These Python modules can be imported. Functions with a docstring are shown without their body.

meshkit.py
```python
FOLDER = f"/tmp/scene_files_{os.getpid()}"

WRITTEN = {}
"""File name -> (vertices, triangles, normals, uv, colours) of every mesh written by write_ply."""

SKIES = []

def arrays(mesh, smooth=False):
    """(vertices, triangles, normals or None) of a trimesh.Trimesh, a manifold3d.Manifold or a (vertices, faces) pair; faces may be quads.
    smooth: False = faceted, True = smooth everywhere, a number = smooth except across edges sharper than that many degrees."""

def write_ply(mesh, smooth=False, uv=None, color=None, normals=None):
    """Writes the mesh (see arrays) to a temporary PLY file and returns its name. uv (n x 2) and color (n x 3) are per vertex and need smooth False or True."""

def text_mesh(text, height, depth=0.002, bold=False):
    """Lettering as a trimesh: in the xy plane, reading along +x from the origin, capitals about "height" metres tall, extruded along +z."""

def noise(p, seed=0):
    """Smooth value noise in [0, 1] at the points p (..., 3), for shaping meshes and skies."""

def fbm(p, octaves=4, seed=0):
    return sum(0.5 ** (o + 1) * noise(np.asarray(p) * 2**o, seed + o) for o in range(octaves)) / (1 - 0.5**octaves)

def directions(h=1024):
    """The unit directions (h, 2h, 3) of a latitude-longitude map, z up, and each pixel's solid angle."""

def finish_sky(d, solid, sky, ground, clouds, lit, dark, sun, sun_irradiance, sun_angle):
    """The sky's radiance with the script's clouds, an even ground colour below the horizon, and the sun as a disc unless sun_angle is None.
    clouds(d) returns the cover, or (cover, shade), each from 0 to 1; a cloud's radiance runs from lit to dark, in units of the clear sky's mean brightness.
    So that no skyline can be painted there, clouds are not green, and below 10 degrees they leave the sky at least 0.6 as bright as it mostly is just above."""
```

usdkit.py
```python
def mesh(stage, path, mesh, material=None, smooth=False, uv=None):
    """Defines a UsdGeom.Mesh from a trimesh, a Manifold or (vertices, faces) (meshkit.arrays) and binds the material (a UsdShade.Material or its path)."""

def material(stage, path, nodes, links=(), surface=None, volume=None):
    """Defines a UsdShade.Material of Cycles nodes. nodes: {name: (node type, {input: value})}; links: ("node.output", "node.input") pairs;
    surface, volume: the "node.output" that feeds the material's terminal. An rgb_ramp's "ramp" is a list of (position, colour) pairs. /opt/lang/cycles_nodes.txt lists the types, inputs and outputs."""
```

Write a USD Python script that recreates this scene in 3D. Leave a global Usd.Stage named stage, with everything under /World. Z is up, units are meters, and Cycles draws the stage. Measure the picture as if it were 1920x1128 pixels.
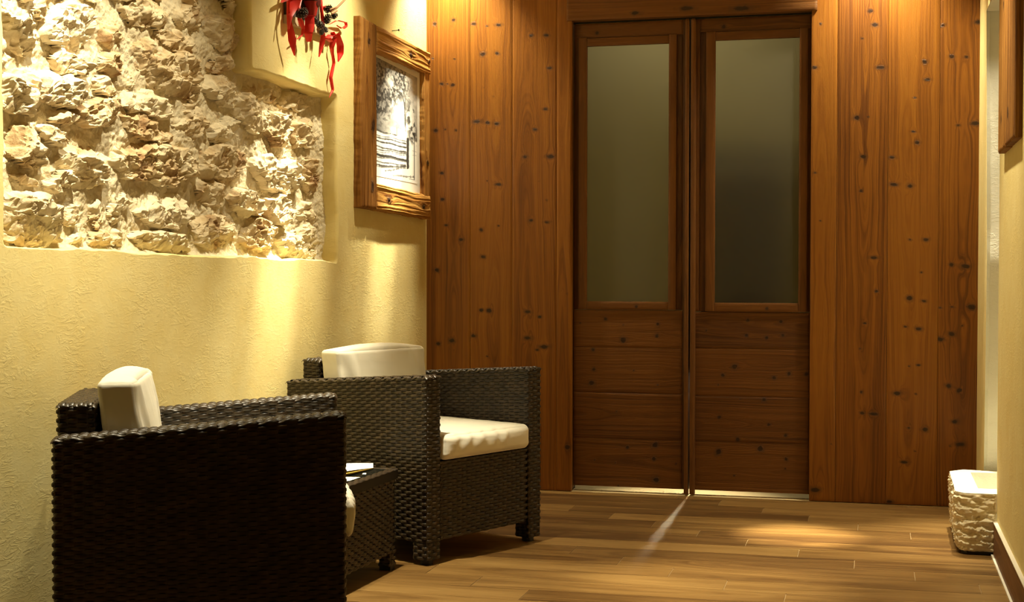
import math, numpy as np, trimesh, usdkit, meshkit, shapely
from shapely.geometry import Polygon
from pxr import Usd, UsdGeom, UsdLux, UsdShade, Gf, Sdf, Vt

stage = Usd.Stage.CreateInMemory()
UsdGeom.SetStageUpAxis(stage, UsdGeom.Tokens.z)
UsdGeom.SetStageMetersPerUnit(stage, 1.0)
UsdGeom.Xform.Define(stage, '/World')
PI = math.pi

# ------------------------------------------------------------------ camera
FPX, YAW, PITCH, ROLL, EYE = 2661.6, 0.2501, 0.02242, 0.00094, 0.97
_f = np.array([-math.sin(YAW), math.cos(YAW), 0]); _r = np.array([math.cos(YAW), math.sin(YAW), 0]); _u = np.array([0, 0, 1.0])
FW = _f * math.cos(PITCH) - _u * math.sin(PITCH); _u2 = _u * math.cos(PITCH) + _f * math.sin(PITCH)
RT = _r * math.cos(ROLL) + _u2 * math.sin(ROLL); UP = _u2 * math.cos(ROLL) - _r * math.sin(ROLL)
cam = UsdGeom.Camera.Define(stage, '/World/camera')
M = np.eye(4); M[0, :3], M[1, :3], M[2, :3], M[3, :3] = RT, UP, -FW, (0, 0, EYE)
cam.AddTransformOp().Set(Gf.Matrix4d(M.tolist()))
cam.CreateHorizontalApertureAttr(36.0); cam.CreateVerticalApertureAttr(36.0 * 1128 / 1920)
cam.CreateFocalLengthAttr(36.0 * FPX / 1920)
cam.CreateClippingRangeAttr(Gf.Vec2f(0.05, 100))
cam.CreateExposureAttr(0.0)

# ------------------------------------------------------------------ lamps (recessed ceiling spots; nothing else lights the corridor)
WARM = (1.0, 0.885, 0.61)
CEIL = 2.45
def spot(name, pos, aim, power, angle, soft=0.4, radius=0.022, color=WARM):
    s = UsdLux.SphereLight.Define(stage, '/World/' + name)
    s.CreateRadiusAttr(radius); s.CreateIntensityAttr(power); s.CreateColorAttr(Gf.Vec3f(*color)); s.CreateNormalizeAttr(True)
    sh = UsdLux.ShapingAPI.Apply(s.GetPrim()); sh.CreateShapingConeAngleAttr(angle); sh.CreateShapingConeSoftnessAttr(soft)
    p, q = np.array(pos, float), np.array(aim, float); z = (p - q) / np.linalg.norm(p - q)
    x = np.cross([0.0, 1.0, 0.01], z); x /= np.linalg.norm(x); y = np.cross(z, x)
    m = np.eye(4); m[0, :3], m[1, :3], m[2, :3], m[3, :3] = x, y, z, p
    s.AddTransformOp().Set(Gf.Matrix4d(m.tolist()))
    return s
SPOTS = [ # name, position, aim, power, cone half-angle, softness
    ('spot_stones_left', (-1.70, 3.12, CEIL), (-2.13, 3.25, 1.28), 74, 38, 1.0),
    ('spot_stones_middle', (-1.62, 3.80, CEIL), (-2.06, 3.82, 1.10), 25, 40, 1.0),
    ('spot_between_chairs', (-1.52, 4.02, CEIL), (-1.32, 4.08, 0), 110, 27, 1.0),
    ('spot_stones_right', (-1.60, 4.96, CEIL), (-2.035, 4.68, 0.95), 95, 16, 1.0),
    ('spot_stones_right_core', (-1.60, 4.96, CEIL), (-2.035, 4.67, 0.98), 110, 6.5, 1.0),
    ('spot_plaster', (-1.45, 5.10, CEIL), (-2.01, 5.00, 1.75), 24, 34, 1.0),
    ('spot_picture', (-1.60, 5.82, CEIL), (-1.965, 5.61, 1.20), 80, 16, 1.0),
    ('spot_picture_core', (-1.60, 5.82, CEIL), (-1.965, 5.60, 1.18), 110, 6.5, 1.0),
    ('spot_planks_left', (-1.80, 5.90, CEIL), (-1.81, 6.03, 1.0), 32, 46, 1.0),
    ('spot_planks_right', (0.00, 5.88, CEIL), (-0.01, 6.02, 1.0), 34, 50, 1.0),
    ('spot_trough', (0.31, 5.66, CEIL), (0.34, 5.34, 0.2), 130, 12, 1.0),
    ('spot_recess', (0.52, 5.38, 1.93), (0.50, 5.52, 0.6), 3, 60, 1.0),
    ('spot_panel', (0.05, 4.50, CEIL), (0.40, 4.65, 0.9), 55, 26, 1.0),
    ('spot_floor_far', (-0.32, 5.20, CEIL), (-0.26, 5.25, 0), 420, 6.5, 1.0),
    ('spot_floor_middle', (-0.25, 4.95, CEIL), (-0.25, 5.00, 0), 90, 15, 1.0),
    ('spot_floor_near', (-0.50, 4.32, CEIL), (-0.48, 4.36, 0), 130, 12, 1.0),
    ('spot_behind_door', (-0.7695, 6.30, 0.60), (-0.7695, 6.13, 0), 1.4, 50, 0.4, 0.01),
    ('spot_slit', (-0.7695, 6.34, 0.62), (-0.7695, 5.92, 0.0), 9, 40, 0.8, 0.004),
]
for a in SPOTS: spot(*a)
back_lamp = UsdLux.DiskLight.Define(stage, '/World/lamp_back_room')
back_lamp.CreateRadiusAttr(0.55); back_lamp.CreateIntensityAttr(0.8); back_lamp.CreateColorAttr(Gf.Vec3f(1, 0.86, 0.52))
back_lamp.AddTranslateOp().Set(Gf.Vec3d(-1.0, 7.4, 2.4))

# ------------------------------------------------------------------ helpers
counts = {}
def numbered(parent, name):
    k = counts.get((parent, name), 0); counts[(parent, name)] = k + 1
    return name if k == 0 else '%s_%03d' % (name, k)
def pathof(p): return '/World' if p is None else str(p.GetPath())
def thing(name, label=None, cat=None, loc=(0, 0, 0), rotz=0.0, group=None, kind=None):
    x = UsdGeom.Xform.Define(stage, '/World/' + numbered('/World', name))
    x.AddTranslateOp().Set(Gf.Vec3d(*map(float, loc))); x.AddRotateZOp().Set(math.degrees(rotz))
    return tag(x.GetPrim(), label, cat, group, kind)
def tag(o, label=None, cat=None, group=None, kind=None):
    for k, v in (('label', label), ('category', cat), ('group', group), ('kind', kind)):
        if v: o.SetCustomDataByKey(k, v)
    return o
def obj(name, mesh, mat, parent=None, smooth=30, prim=None):
    pp = pathof(parent)
    m = usdkit.mesh(stage, pp + '/' + numbered(pp, name), mesh, MAT[mat], smooth)
    for k, (typ, arr) in (prim or {}).items():
        pv = UsdGeom.PrimvarsAPI(m).CreatePrimvar(k, typ, 'vertex')
        pv.Set(Vt.Vec3fArray.FromNumpy(np.asarray(arr, np.float32)))
    return m.GetPrim()
def dup(root, loc, rotz, label, group=None):
    was = root.GetCustomData()
    r = thing(root.GetName(), label, was['category'], loc, rotz, group or was.get('group'))
    r.GetReferences().AddInternalReference(root.GetPath()); r.SetInstanceable(True)
    return r
def tbox(x0, x1, y0, y1, z0, z1):
    m = trimesh.creation.box((x1 - x0, y1 - y0, z1 - z0)); m.apply_translation(((x0 + x1) / 2, (y0 + y1) / 2, (z0 + z1) / 2)); return m
def cat(ms): return trimesh.util.concatenate([m if isinstance(m, trimesh.Trimesh) else trimesh.Trimesh(*m, process=False) for m in ms])
def ray(px): return FW + RT * (px[0] - 960) / FPX - UP * (px[1] - 564) / FPX
def on_y(px, Y): d = ray(px); return np.array([0, 0, EYE]) + d * Y / d[1]
def on_z(px, Z): d = ray(px); return np.array([0, 0, EYE]) + d * (Z - EYE) / d[2]
XL, KL = -1.939, 0.075                         # the left wall: X = XL - KL (YB - Y)
YB, XR = 6.05, 0.406                           # back wall plane, right wall plane
def on_left(px):
    d = ray(px); c = XL - KL * YB; t = c / (d[0] - KL * d[1]); return np.array([0, 0, EYE]) + d * t
TL = np.array([KL, 1, 0]) / math.hypot(1, KL)  # along the left wall, away from the camera
NL = np.array([1, -KL, 0]) / math.hypot(1, KL) # out of the left wall into the corridor
def left_at(Y): return np.array([XL - KL * (YB - Y), Y, 0])
OL = left_at(3.0)
def lw(px):                                    # photo pixel -> (along wall from OL, height)
    p = on_left(px); return np.array([(p - OL) @ TL, p[2]])
def LW(s, z, n=0.0):                           # wall coordinates -> world, arrays allowed
    s, z, n = np.broadcast_arrays(np.asarray(s, float), np.asarray(z, float), np.asarray(n, float))
    return OL + s[..., None] * TL + n[..., None] * NL + z[..., None] * _u
fbm, vnoise = meshkit.fbm, meshkit.noise
def grid_faces(nu, nv, keep=None):
    i = np.arange(nu * nv).reshape(nu, nv)
    a, b, c, d = i[:-1, :-1].ravel(), i[1:, :-1].ravel(), i[1:, 1:].ravel(), i[:-1, 1:].ravel()
    if keep is not None:
        k = keep.ravel(); a, b, c, d = a[k], b[k], c[k], d[k]
    return np.vstack([np.stack([a, b, c], 1), np.stack([a, c, d], 1)])
def tube(path, r, n=8, closed=False, flat=None):
    P = np.asarray(path, float); R = np.broadcast_to(np.asarray(r, float), (len(P),))
    T = np.gradient(P, axis=0); T /= np.linalg.norm(T, axis=1, keepdims=True) + 1e-12
    ref = np.array([0.13, 0.31, 0.94]); A = np.cross(T, ref); A /= np.linalg.norm(A, axis=1, keepdims=True) + 1e-9; B = np.cross(T, A)
    th = np.linspace(0, 2 * PI, n, endpoint=False)
    V = (P[:, None] + R[:, None, None] * (np.cos(th)[None, :, None] * A[:, None] + np.sin(th)[None, :, None] * B[:, None])).reshape(-1, 3)
    m = len(P); F = []
    for k in range(m - 1):
        for j in range(n):
            a, b, c, d = k * n + j, k * n + (j + 1) % n, (k + 1) * n + (j + 1) % n, (k + 1) * n + j
            F += [(a, b, c), (a, c, d)]
    V = np.vstack([V, P[:1], P[-1:]])
    for j in range(n): F += [(m * n, (j + 1) % n, j), (m * n + 1, (m - 1) * n + j, (m - 1) * n + (j + 1) % n)]
    return trimesh.Trimesh(V, F, process=False)
def resample(P, n=None, step=None):
    P = np.asarray(P, float); d = np.r_[0, np.cumsum(np.linalg.norm(np.diff(P, axis=0), axis=1))]
    n = n or max(2, int(round(d[-1] / step)) + 1); t = np.linspace(0, d[-1], n)
    return np.stack([np.interp(t, d, P[:, k]) for k in range(P.shape[1])], 1)
def cushion_box(hx, hy, hz, r, bulge=(0, 0, 0), sub=5, wr=0.002, seed=0):
    m = trimesh.creation.box((2, 2, 2))
    for _ in range(sub): m = m.subdivide()
    p = np.array(m.vertices); h = np.array([hx, hy, hz]); u = np.sin(p * PI / 2 * 0.92) / math.sin(PI / 2 * 0.92)
    q = np.clip(u * h, -(h - r), h - r); e = u * h - q; L = np.linalg.norm(e, axis=1, keepdims=True); n = np.where(L > 1e-9, e / np.maximum(L, 1e-9), 0)
    v = q + r * n
    for k in range(3):
        a, b = [j for j in range(3) if j != k]
        v[:, k] += bulge[k] * u[:, k] * (1 - u[:, a] ** 2) ** 0.8 * (1 - u[:, b] ** 2) ** 0.8 if bulge[k] else 0
    return v, m.faces, n, u

# ------------------------------------------------------------------ materials
MAT = {}
def mat(name, nodes, links, surface='p.BSDF'): MAT[name] = usdkit.material(stage, '/World/Looks/' + name, nodes, links, surface)
def plain(name, color, rough=0.5, **kw): mat(name, {'p': ('principled_bsdf', dict(base_color=color, roughness=rough, **kw))}, [])
def wood_mat(name, ramp, knot=(0.022, 0.009, 0.004), rough=0.5, ring=150.0, tone=0.35, bump=0.5, fine=1.0, spec=0.4):
    # primvar "wood" = (ring coordinate, knot distance, random), "fibre" = (length, width, random)
    mat(name, {
        'aw': ('attribute', {'attribute': 'wood'}), 'af': ('attribute', {'attribute': 'fibre'}),
        'sw': ('separate_xyz', {}), 'sf': ('separate_xyz', {}),
        'gs': ('math', {'math_type': 'multiply', 'value2': ring}),
        'gv': ('combine_xyz', {}), 'us': ('math', {'math_type': 'multiply', 'value2': 0.9}),
        'rs': ('math', {'math_type': 'multiply', 'value2': 37.0}),
        'n1': ('noise_texture', {'scale': 1.0, 'detail': 3.0, 'roughness': 0.6}),
        'fm': ('mapping', {'scale': (5.0, 320.0, 40.0)}),
        'n2': ('noise_texture', {'scale': 1.0, 'detail': 3.0, 'roughness': 0.65}),
        'bm': ('mapping', {'scale': (1.3, 9.0, 40.0)}),
        'n3': ('noise_texture', {'scale': 1.0, 'detail': 3.0, 'roughness': 0.6}),
        'mx': ('math', {'math_type': 'multiply_add', 'value2': 0.30 * fine}), 'mx0': ('math', {'math_type': 'subtract', 'value2': 0.15 * fine}),
        'mx2': ('math', {'math_type': 'multiply_add', 'value2': tone}), 'mx3': ('math', {'math_type': 'subtract', 'value2': tone / 2}),
        'mx4': ('math', {'math_type': 'multiply_add', 'value2': tone * 0.6}), 'mx5': ('math', {'math_type': 'subtract', 'value2': tone * 0.3}),
        'rr': ('rgb_ramp', {'ramp': ramp}),
        'kn': ('map_range', {'range_type': 'smoothstep', 'from_min': 0.75, 'from_max': 1.35, 'to_min': 1.0, 'to_max': 0.0, 'clamp': True}),
        'ko': ('map_range', {'range_type': 'smoothstep', 'from_min': 1.0, 'from_max': 2.6, 'to_min': 0.45, 'to_max': 0.0, 'clamp': True}),
        'kf': ('math', {'math_type': 'multiply', 'value2': 1.0}), 'kf2': ('map_range', {'from_min': 0.25, 'from_max': 0.75, 'to_min': 0.75, 'to_max': 1.0, 'clamp': True}),
        'k1': ('mix', {'color2': tuple(c * 2.6 for c in knot)}), 'k2': ('mix', {'color2': knot}),
        'hh': ('math', {'math_type': 'multiply_add', 'value2': 0.5}),
        'b': ('bump', {'strength': bump, 'distance': 0.0025}),
        'ro': ('map_range', {'from_min': 0.2, 'from_max': 0.8, 'to_min': rough - 0.08, 'to_max': rough + 0.1}),
        'p': ('principled_bsdf', {'specular_ior_level': spec}),
    }, [('aw.vector', 'sw.vector'), ('af.vector', 'sf.vector'), ('sw.x', 'gs.value1'), ('gs.value', 'gv.x'), ('sf.x', 'us.value1'), ('us.value', 'gv.y'), ('sf.z', 'rs.value1'), ('rs.value', 'gv.z'),
        ('gv.vector', 'n1.vector'), ('af.vector', 'fm.vector'), ('fm.vector', 'n2.vector'), ('af.vector', 'bm.vector'), ('bm.vector', 'n3.vector'),
        ('n1.fac', 'mx0.value1'), ('n2.fac', 'mx.value1'), ('mx0.value', 'mx.value3'),
        ('n3.fac', 'mx2.value1'), ('mx.value', 'mx3.value1'), ('mx3.value', 'mx2.value3'),
        ('sf.z', 'mx4.value1'), ('mx2.value', 'mx5.value1'), ('mx5.value', 'mx4.value3'), ('mx4.value', 'rr.fac'),
        ('sw.y', 'kn.value'), ('sw.y', 'ko.value'), ('ko.result', 'k1.fac'), ('rr.color', 'k1.color1'), ('k1.color', 'k2.color1'),
        ('n2.fac', 'kf2.value'), ('kn.result', 'kf.value1'), ('kf2.result', 'kf.value2'), ('kf.value', 'k2.fac'), ('k2.color', 'p.base_color'),
        ('n2.fac', 'hh.value1'), ('n1.fac', 'hh.value3'), ('hh.value', 'b.height'), ('b.normal', 'p.normal'), ('n2.fac', 'ro.value'), ('ro.result', 'p.roughness')])
wood_mat('old_larch', [(0.0, (0.06, 0.017, 0.002)), (0.28, (0.145, 0.047, 0.005)), (0.5, (0.25, 0.090, 0.009)), (0.75, (0.315, 0.124, 0.013)), (1.0, (0.39, 0.168, 0.021))], rough=0.42, ring=170, tone=0.45)
wood_mat('door_larch', [(0.0, (0.036, 0.011, 0.0015)), (0.28, (0.084, 0.028, 0.004)), (0.5, (0.140, 0.051, 0.007)), (0.75, (0.18, 0.069, 0.010)), (1.0, (0.225, 0.096, 0.017))], rough=0.5, ring=170, tone=0.45)
wood_mat('floor_oak', [(0.0, (0.045, 0.020, 0.005)), (0.3, (0.11, 0.054, 0.014)), (0.55, (0.195, 0.106, 0.030)), (0.8, (0.27, 0.157, 0.049)), (1.0, (0.34, 0.21, 0.074))], rough=0.36, ring=110, tone=0.62, bump=0.15, fine=1.4, spec=0.45)
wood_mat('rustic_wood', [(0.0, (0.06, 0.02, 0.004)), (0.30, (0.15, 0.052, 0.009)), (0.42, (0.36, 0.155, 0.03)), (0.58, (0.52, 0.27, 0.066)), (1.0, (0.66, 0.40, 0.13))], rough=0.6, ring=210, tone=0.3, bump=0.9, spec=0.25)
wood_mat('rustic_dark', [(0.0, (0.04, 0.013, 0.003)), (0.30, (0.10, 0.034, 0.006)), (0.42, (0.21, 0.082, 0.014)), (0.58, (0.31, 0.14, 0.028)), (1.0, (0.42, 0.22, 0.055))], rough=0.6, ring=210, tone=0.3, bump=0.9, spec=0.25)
def plaster(name, a, b, bump=0.6, c=None):
    c = c or tuple(0.5 * (x + y) for x, y in zip(a, b))
    mat(name, {
        'g': ('geometry', {}), 'n1': ('noise_texture', {'scale': 1.7, 'detail': 5.0, 'roughness': 0.6}), 'n2': ('noise_texture', {'scale': 9.0, 'detail': 5.0, 'roughness': 0.65, 'distortion': 0.6}),
        'm': ('mapping', {'scale': (26.0, 26.0, 60.0), 'rotation': (0.6, 0.2, 0.0)}),
        'n3': ('noise_texture', {'scale': 1.0, 'detail': 5.0, 'roughness': 0.62, 'distortion': 1.6}),
        'n4': ('noise_texture', {'scale': 7.0, 'detail': 3.0, 'roughness': 0.5, 'distortion': 0.8}),
        'w': ('map_range', {'range_type': 'smoothstep', 'from_min': 0.46, 'from_max': 0.62, 'to_min': 0.0, 'to_max': 1.0, 'clamp': True}),
        'w4': ('map_range', {'range_type': 'smoothstep', 'from_min': 0.44, 'from_max': 0.70, 'to_min': 0.10, 'to_max': 1.0, 'clamp': True}),
        'ww': ('math', {'math_type': 'multiply'}), 'ad': ('math', {'math_type': 'multiply_add', 'value2': 0.5}),
        'ax': ('math', {'math_type': 'multiply_add', 'value2': 0.5}), 'ay': ('math', {'math_type': 'multiply', 'value2': 0.5}),
        'r': ('rgb_ramp', {'ramp': [(0.3, a), (0.5, c), (0.7, b)]}),
        'b': ('bump', {'strength': bump, 'distance': 0.006}), 'p': ('principled_bsdf', {'roughness': 0.75, 'specular_ior_level': 0.25})},
        [('g.position', 'n1.vector'), ('g.position', 'n2.vector'), ('g.position', 'm.vector'), ('m.vector', 'n3.vector'), ('g.position', 'n4.vector'),
         ('n3.fac', 'w.value'), ('n4.fac', 'w4.value'), ('w.result', 'ww.value1'), ('w4.result', 'ww.value2'), ('ww.value', 'ad.value3'), ('n2.fac', 'ad.value1'),
         ('n2.fac', 'ay.value1'), ('n1.fac', 'ax.value1'), ('ay.value', 'ax.value3'), ('ax.value', 'r.fac'), ('r.color', 'p.base_color'), ('ad.value', 'b.height'), ('b.normal', 'p.normal')])
plaster('ochre_plaster', (0.76, 0.60, 0.23), (0.84, 0.73, 0.37), 0.19)
plaster('white_plaster', (0.76, 0.74, 0.62), (0.84, 0.82, 0.72), 0.3)
plain('ceiling_paint', (0.78, 0.74, 0.62), 0.8)
def stone_mat(name, cols, rough=0.8, bump=0.7):
    mat(name, {'g': ('geometry', {}), 'o': ('object_info', {}), 'n1': ('noise_texture', {'scale': 11.0, 'detail': 6.0, 'roughness': 0.62}), 'n2': ('noise_texture', {'scale': 95.0, 'detail': 6.0, 'roughness': 0.65}),
        'v': ('voronoi_texture', {'scale': 120.0}), 'os': ('math', {'math_type': 'multiply_add', 'value2': 0.22}), 'o2': ('math', {'math_type': 'subtract', 'value2': 0.11}),
        'r': ('rgb_ramp', {'ramp': cols}), 'bh': ('math', {'math_type': 'multiply_add', 'value2': 0.25}), 'b': ('bump', {'strength': bump, 'distance': 0.004}),
        'p': ('principled_bsdf', {'roughness': rough, 'specular_ior_level': 0.2})},
        [('g.position', 'n1.vector'), ('g.position', 'n2.vector'), ('g.position', 'v.vector'), ('o.random', 'os.value1'), ('n1.fac', 'o2.value1'), ('o2.value', 'os.value3'), ('os.value', 'r.fac'), ('r.color', 'p.base_color'),
         ('v.distance', 'bh.value1'), ('n2.fac', 'bh.value3'), ('bh.value', 'b.height'), ('b.normal', 'p.normal')])
stone_mat('limestone', [(0.24, (0.30, 0.17, 0.075)), (0.37, (0.55, 0.41, 0.23)), (0.5, (0.68, 0.57, 0.38)), (0.75, (0.76, 0.67, 0.48))])
stone_mat('mortar', [(0.2, (0.62, 0.52, 0.34)), (0.5, (0.72, 0.63, 0.44)), (0.8, (0.78, 0.70, 0.52))], bump=1.0)
stone_mat('trough_stone', [(0.25, (0.62, 0.50, 0.30)), (0.5, (0.76, 0.68, 0.48)), (0.75, (0.82, 0.76, 0.58))], bump=0.4)
stone_mat('dressed_stone', [(0.25, (0.72, 0.69, 0.56)), (0.75, (0.80, 0.77, 0.66))], bump=0.15)
mat('rattan', {'g': ('geometry', {}), 'n': ('noise_texture', {'scale': 26.0, 'detail': 3.0}), 'r': ('rgb_ramp', {'ramp': [(0.3, (0.022, 0.014, 0.008)), (0.5, (0.046, 0.030, 0.016)), (0.7, (0.080, 0.050, 0.024))]}),
    'x': ('mix', {'fac': 0.45}), 'i': ('rgb_ramp', {'ramp': [(0.0, (0.018, 0.013, 0.009)), (0.6, (0.05, 0.036, 0.02)), (1.0, (0.09, 0.048, 0.02))]}),
    'p': ('principled_bsdf', {'roughness': 0.38, 'specular_ior_level': 0.45})},
    [('g.position', 'n.vector'), ('n.fac', 'r.fac'), ('g.random_per_island', 'i.fac'), ('r.color', 'x.color1'), ('i.color', 'x.color2'), ('x.color', 'p.base_color')])
plain('rattan_core', (0.008, 0.006, 0.005), 0.7)
plain('black_plastic', (0.012, 0.012, 0.012), 0.45)
plain('table_glass', (0.01, 0.012, 0.011), 0.06, specular_ior_level=0.6)
mat('cushion_cloth', {'g': ('geometry', {}), 'n': ('noise_texture', {'scale': 900.0, 'detail': 2.0}), 'b': ('bump', {'strength': 0.15, 'distance': 0.0006}),
    'p': ('principled_bsdf', {'base_color': (0.82, 0.79, 0.68), 'roughness': 0.55, 'specular_ior_level': 0.3, 'sheen_weight': 0.1})}, [('g.position', 'n.vector'), ('n.fac', 'b.height'), ('b.normal', 'p.normal')])
mat('frosted_glass', {'g': ('geometry', {}), 'n': ('noise_texture', {'scale': 500.0, 'detail': 2.0}), 'b': ('bump', {'strength': 0.1, 'distance': 0.0005}),
    'p': ('principled_bsdf', {'base_color': (0.86, 0.80, 0.56), 'roughness': 0.8, 'transmission_weight': 1.0, 'ior': 1.35})}, [('g.position', 'n.vector'), ('n.fac', 'b.height'), ('b.normal', 'p.normal')])
plain('back_room_wall', (0.70, 0.64, 0.38), 0.8)
plain('back_room_floor', (0.66, 0.52, 0.28), 0.6)
plain('dark_cupboard', (0.02, 0.011, 0.005), 0.6)
plain('paper_white', (0.86, 0.85, 0.80), 0.6)
plain('paper_yellow', (0.78, 0.55, 0.10), 0.6)
plain('mat_board', (0.84, 0.83, 0.78), 0.7)
mat('print_paper', {'a': ('attribute', {'attribute': 'ink'}), 'p': ('principled_bsdf', {'roughness': 0.55, 'specular_ior_level': 0.3})}, [('a.color', 'p.base_color')])
mat('red_ribbon', {'p': ('principled_bsdf', {'base_color': (0.80, 0.022, 0.008), 'roughness': 0.38, 'sheen_weight': 0.2}), 't': ('translucent_bsdf', {'color': (0.7, 0.03, 0.012)}), 'm': ('mix_closure', {'fac': 0.18})},
    [('p.BSDF', 'm.closure1'), ('t.BSDF', 'm.closure2')], 'm.closure')
plain('red_wax', (0.34, 0.012, 0.008), 0.4)
plain('dark_red_wax', (0.07, 0.008, 0.008), 0.3)
plain('cone_scale', (0.035, 0.024, 0.017), 0.5)
plain('cone_tip', (0.20, 0.17, 0.13), 0.6)
plain('bark', (0.045, 0.03, 0.018), 0.8)
plain('cinnamon', (0.30, 0.13, 0.045), 0.6)
plain('tray_wood', (0.50, 0.40, 0.24), 0.6)
plain('nail_iron', (0.03, 0.027, 0.025), 0.4, metallic=0.8)
plain('baseboard_brown', (0.20, 0.11, 0.05), 0.45)
plain('grout', (0.33, 0.22, 0.10), 0.8)
plain('sealant', (0.75, 0.70, 0.58), 0.6)
F3 = Sdf.ValueTypeNames.Float3Array

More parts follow.
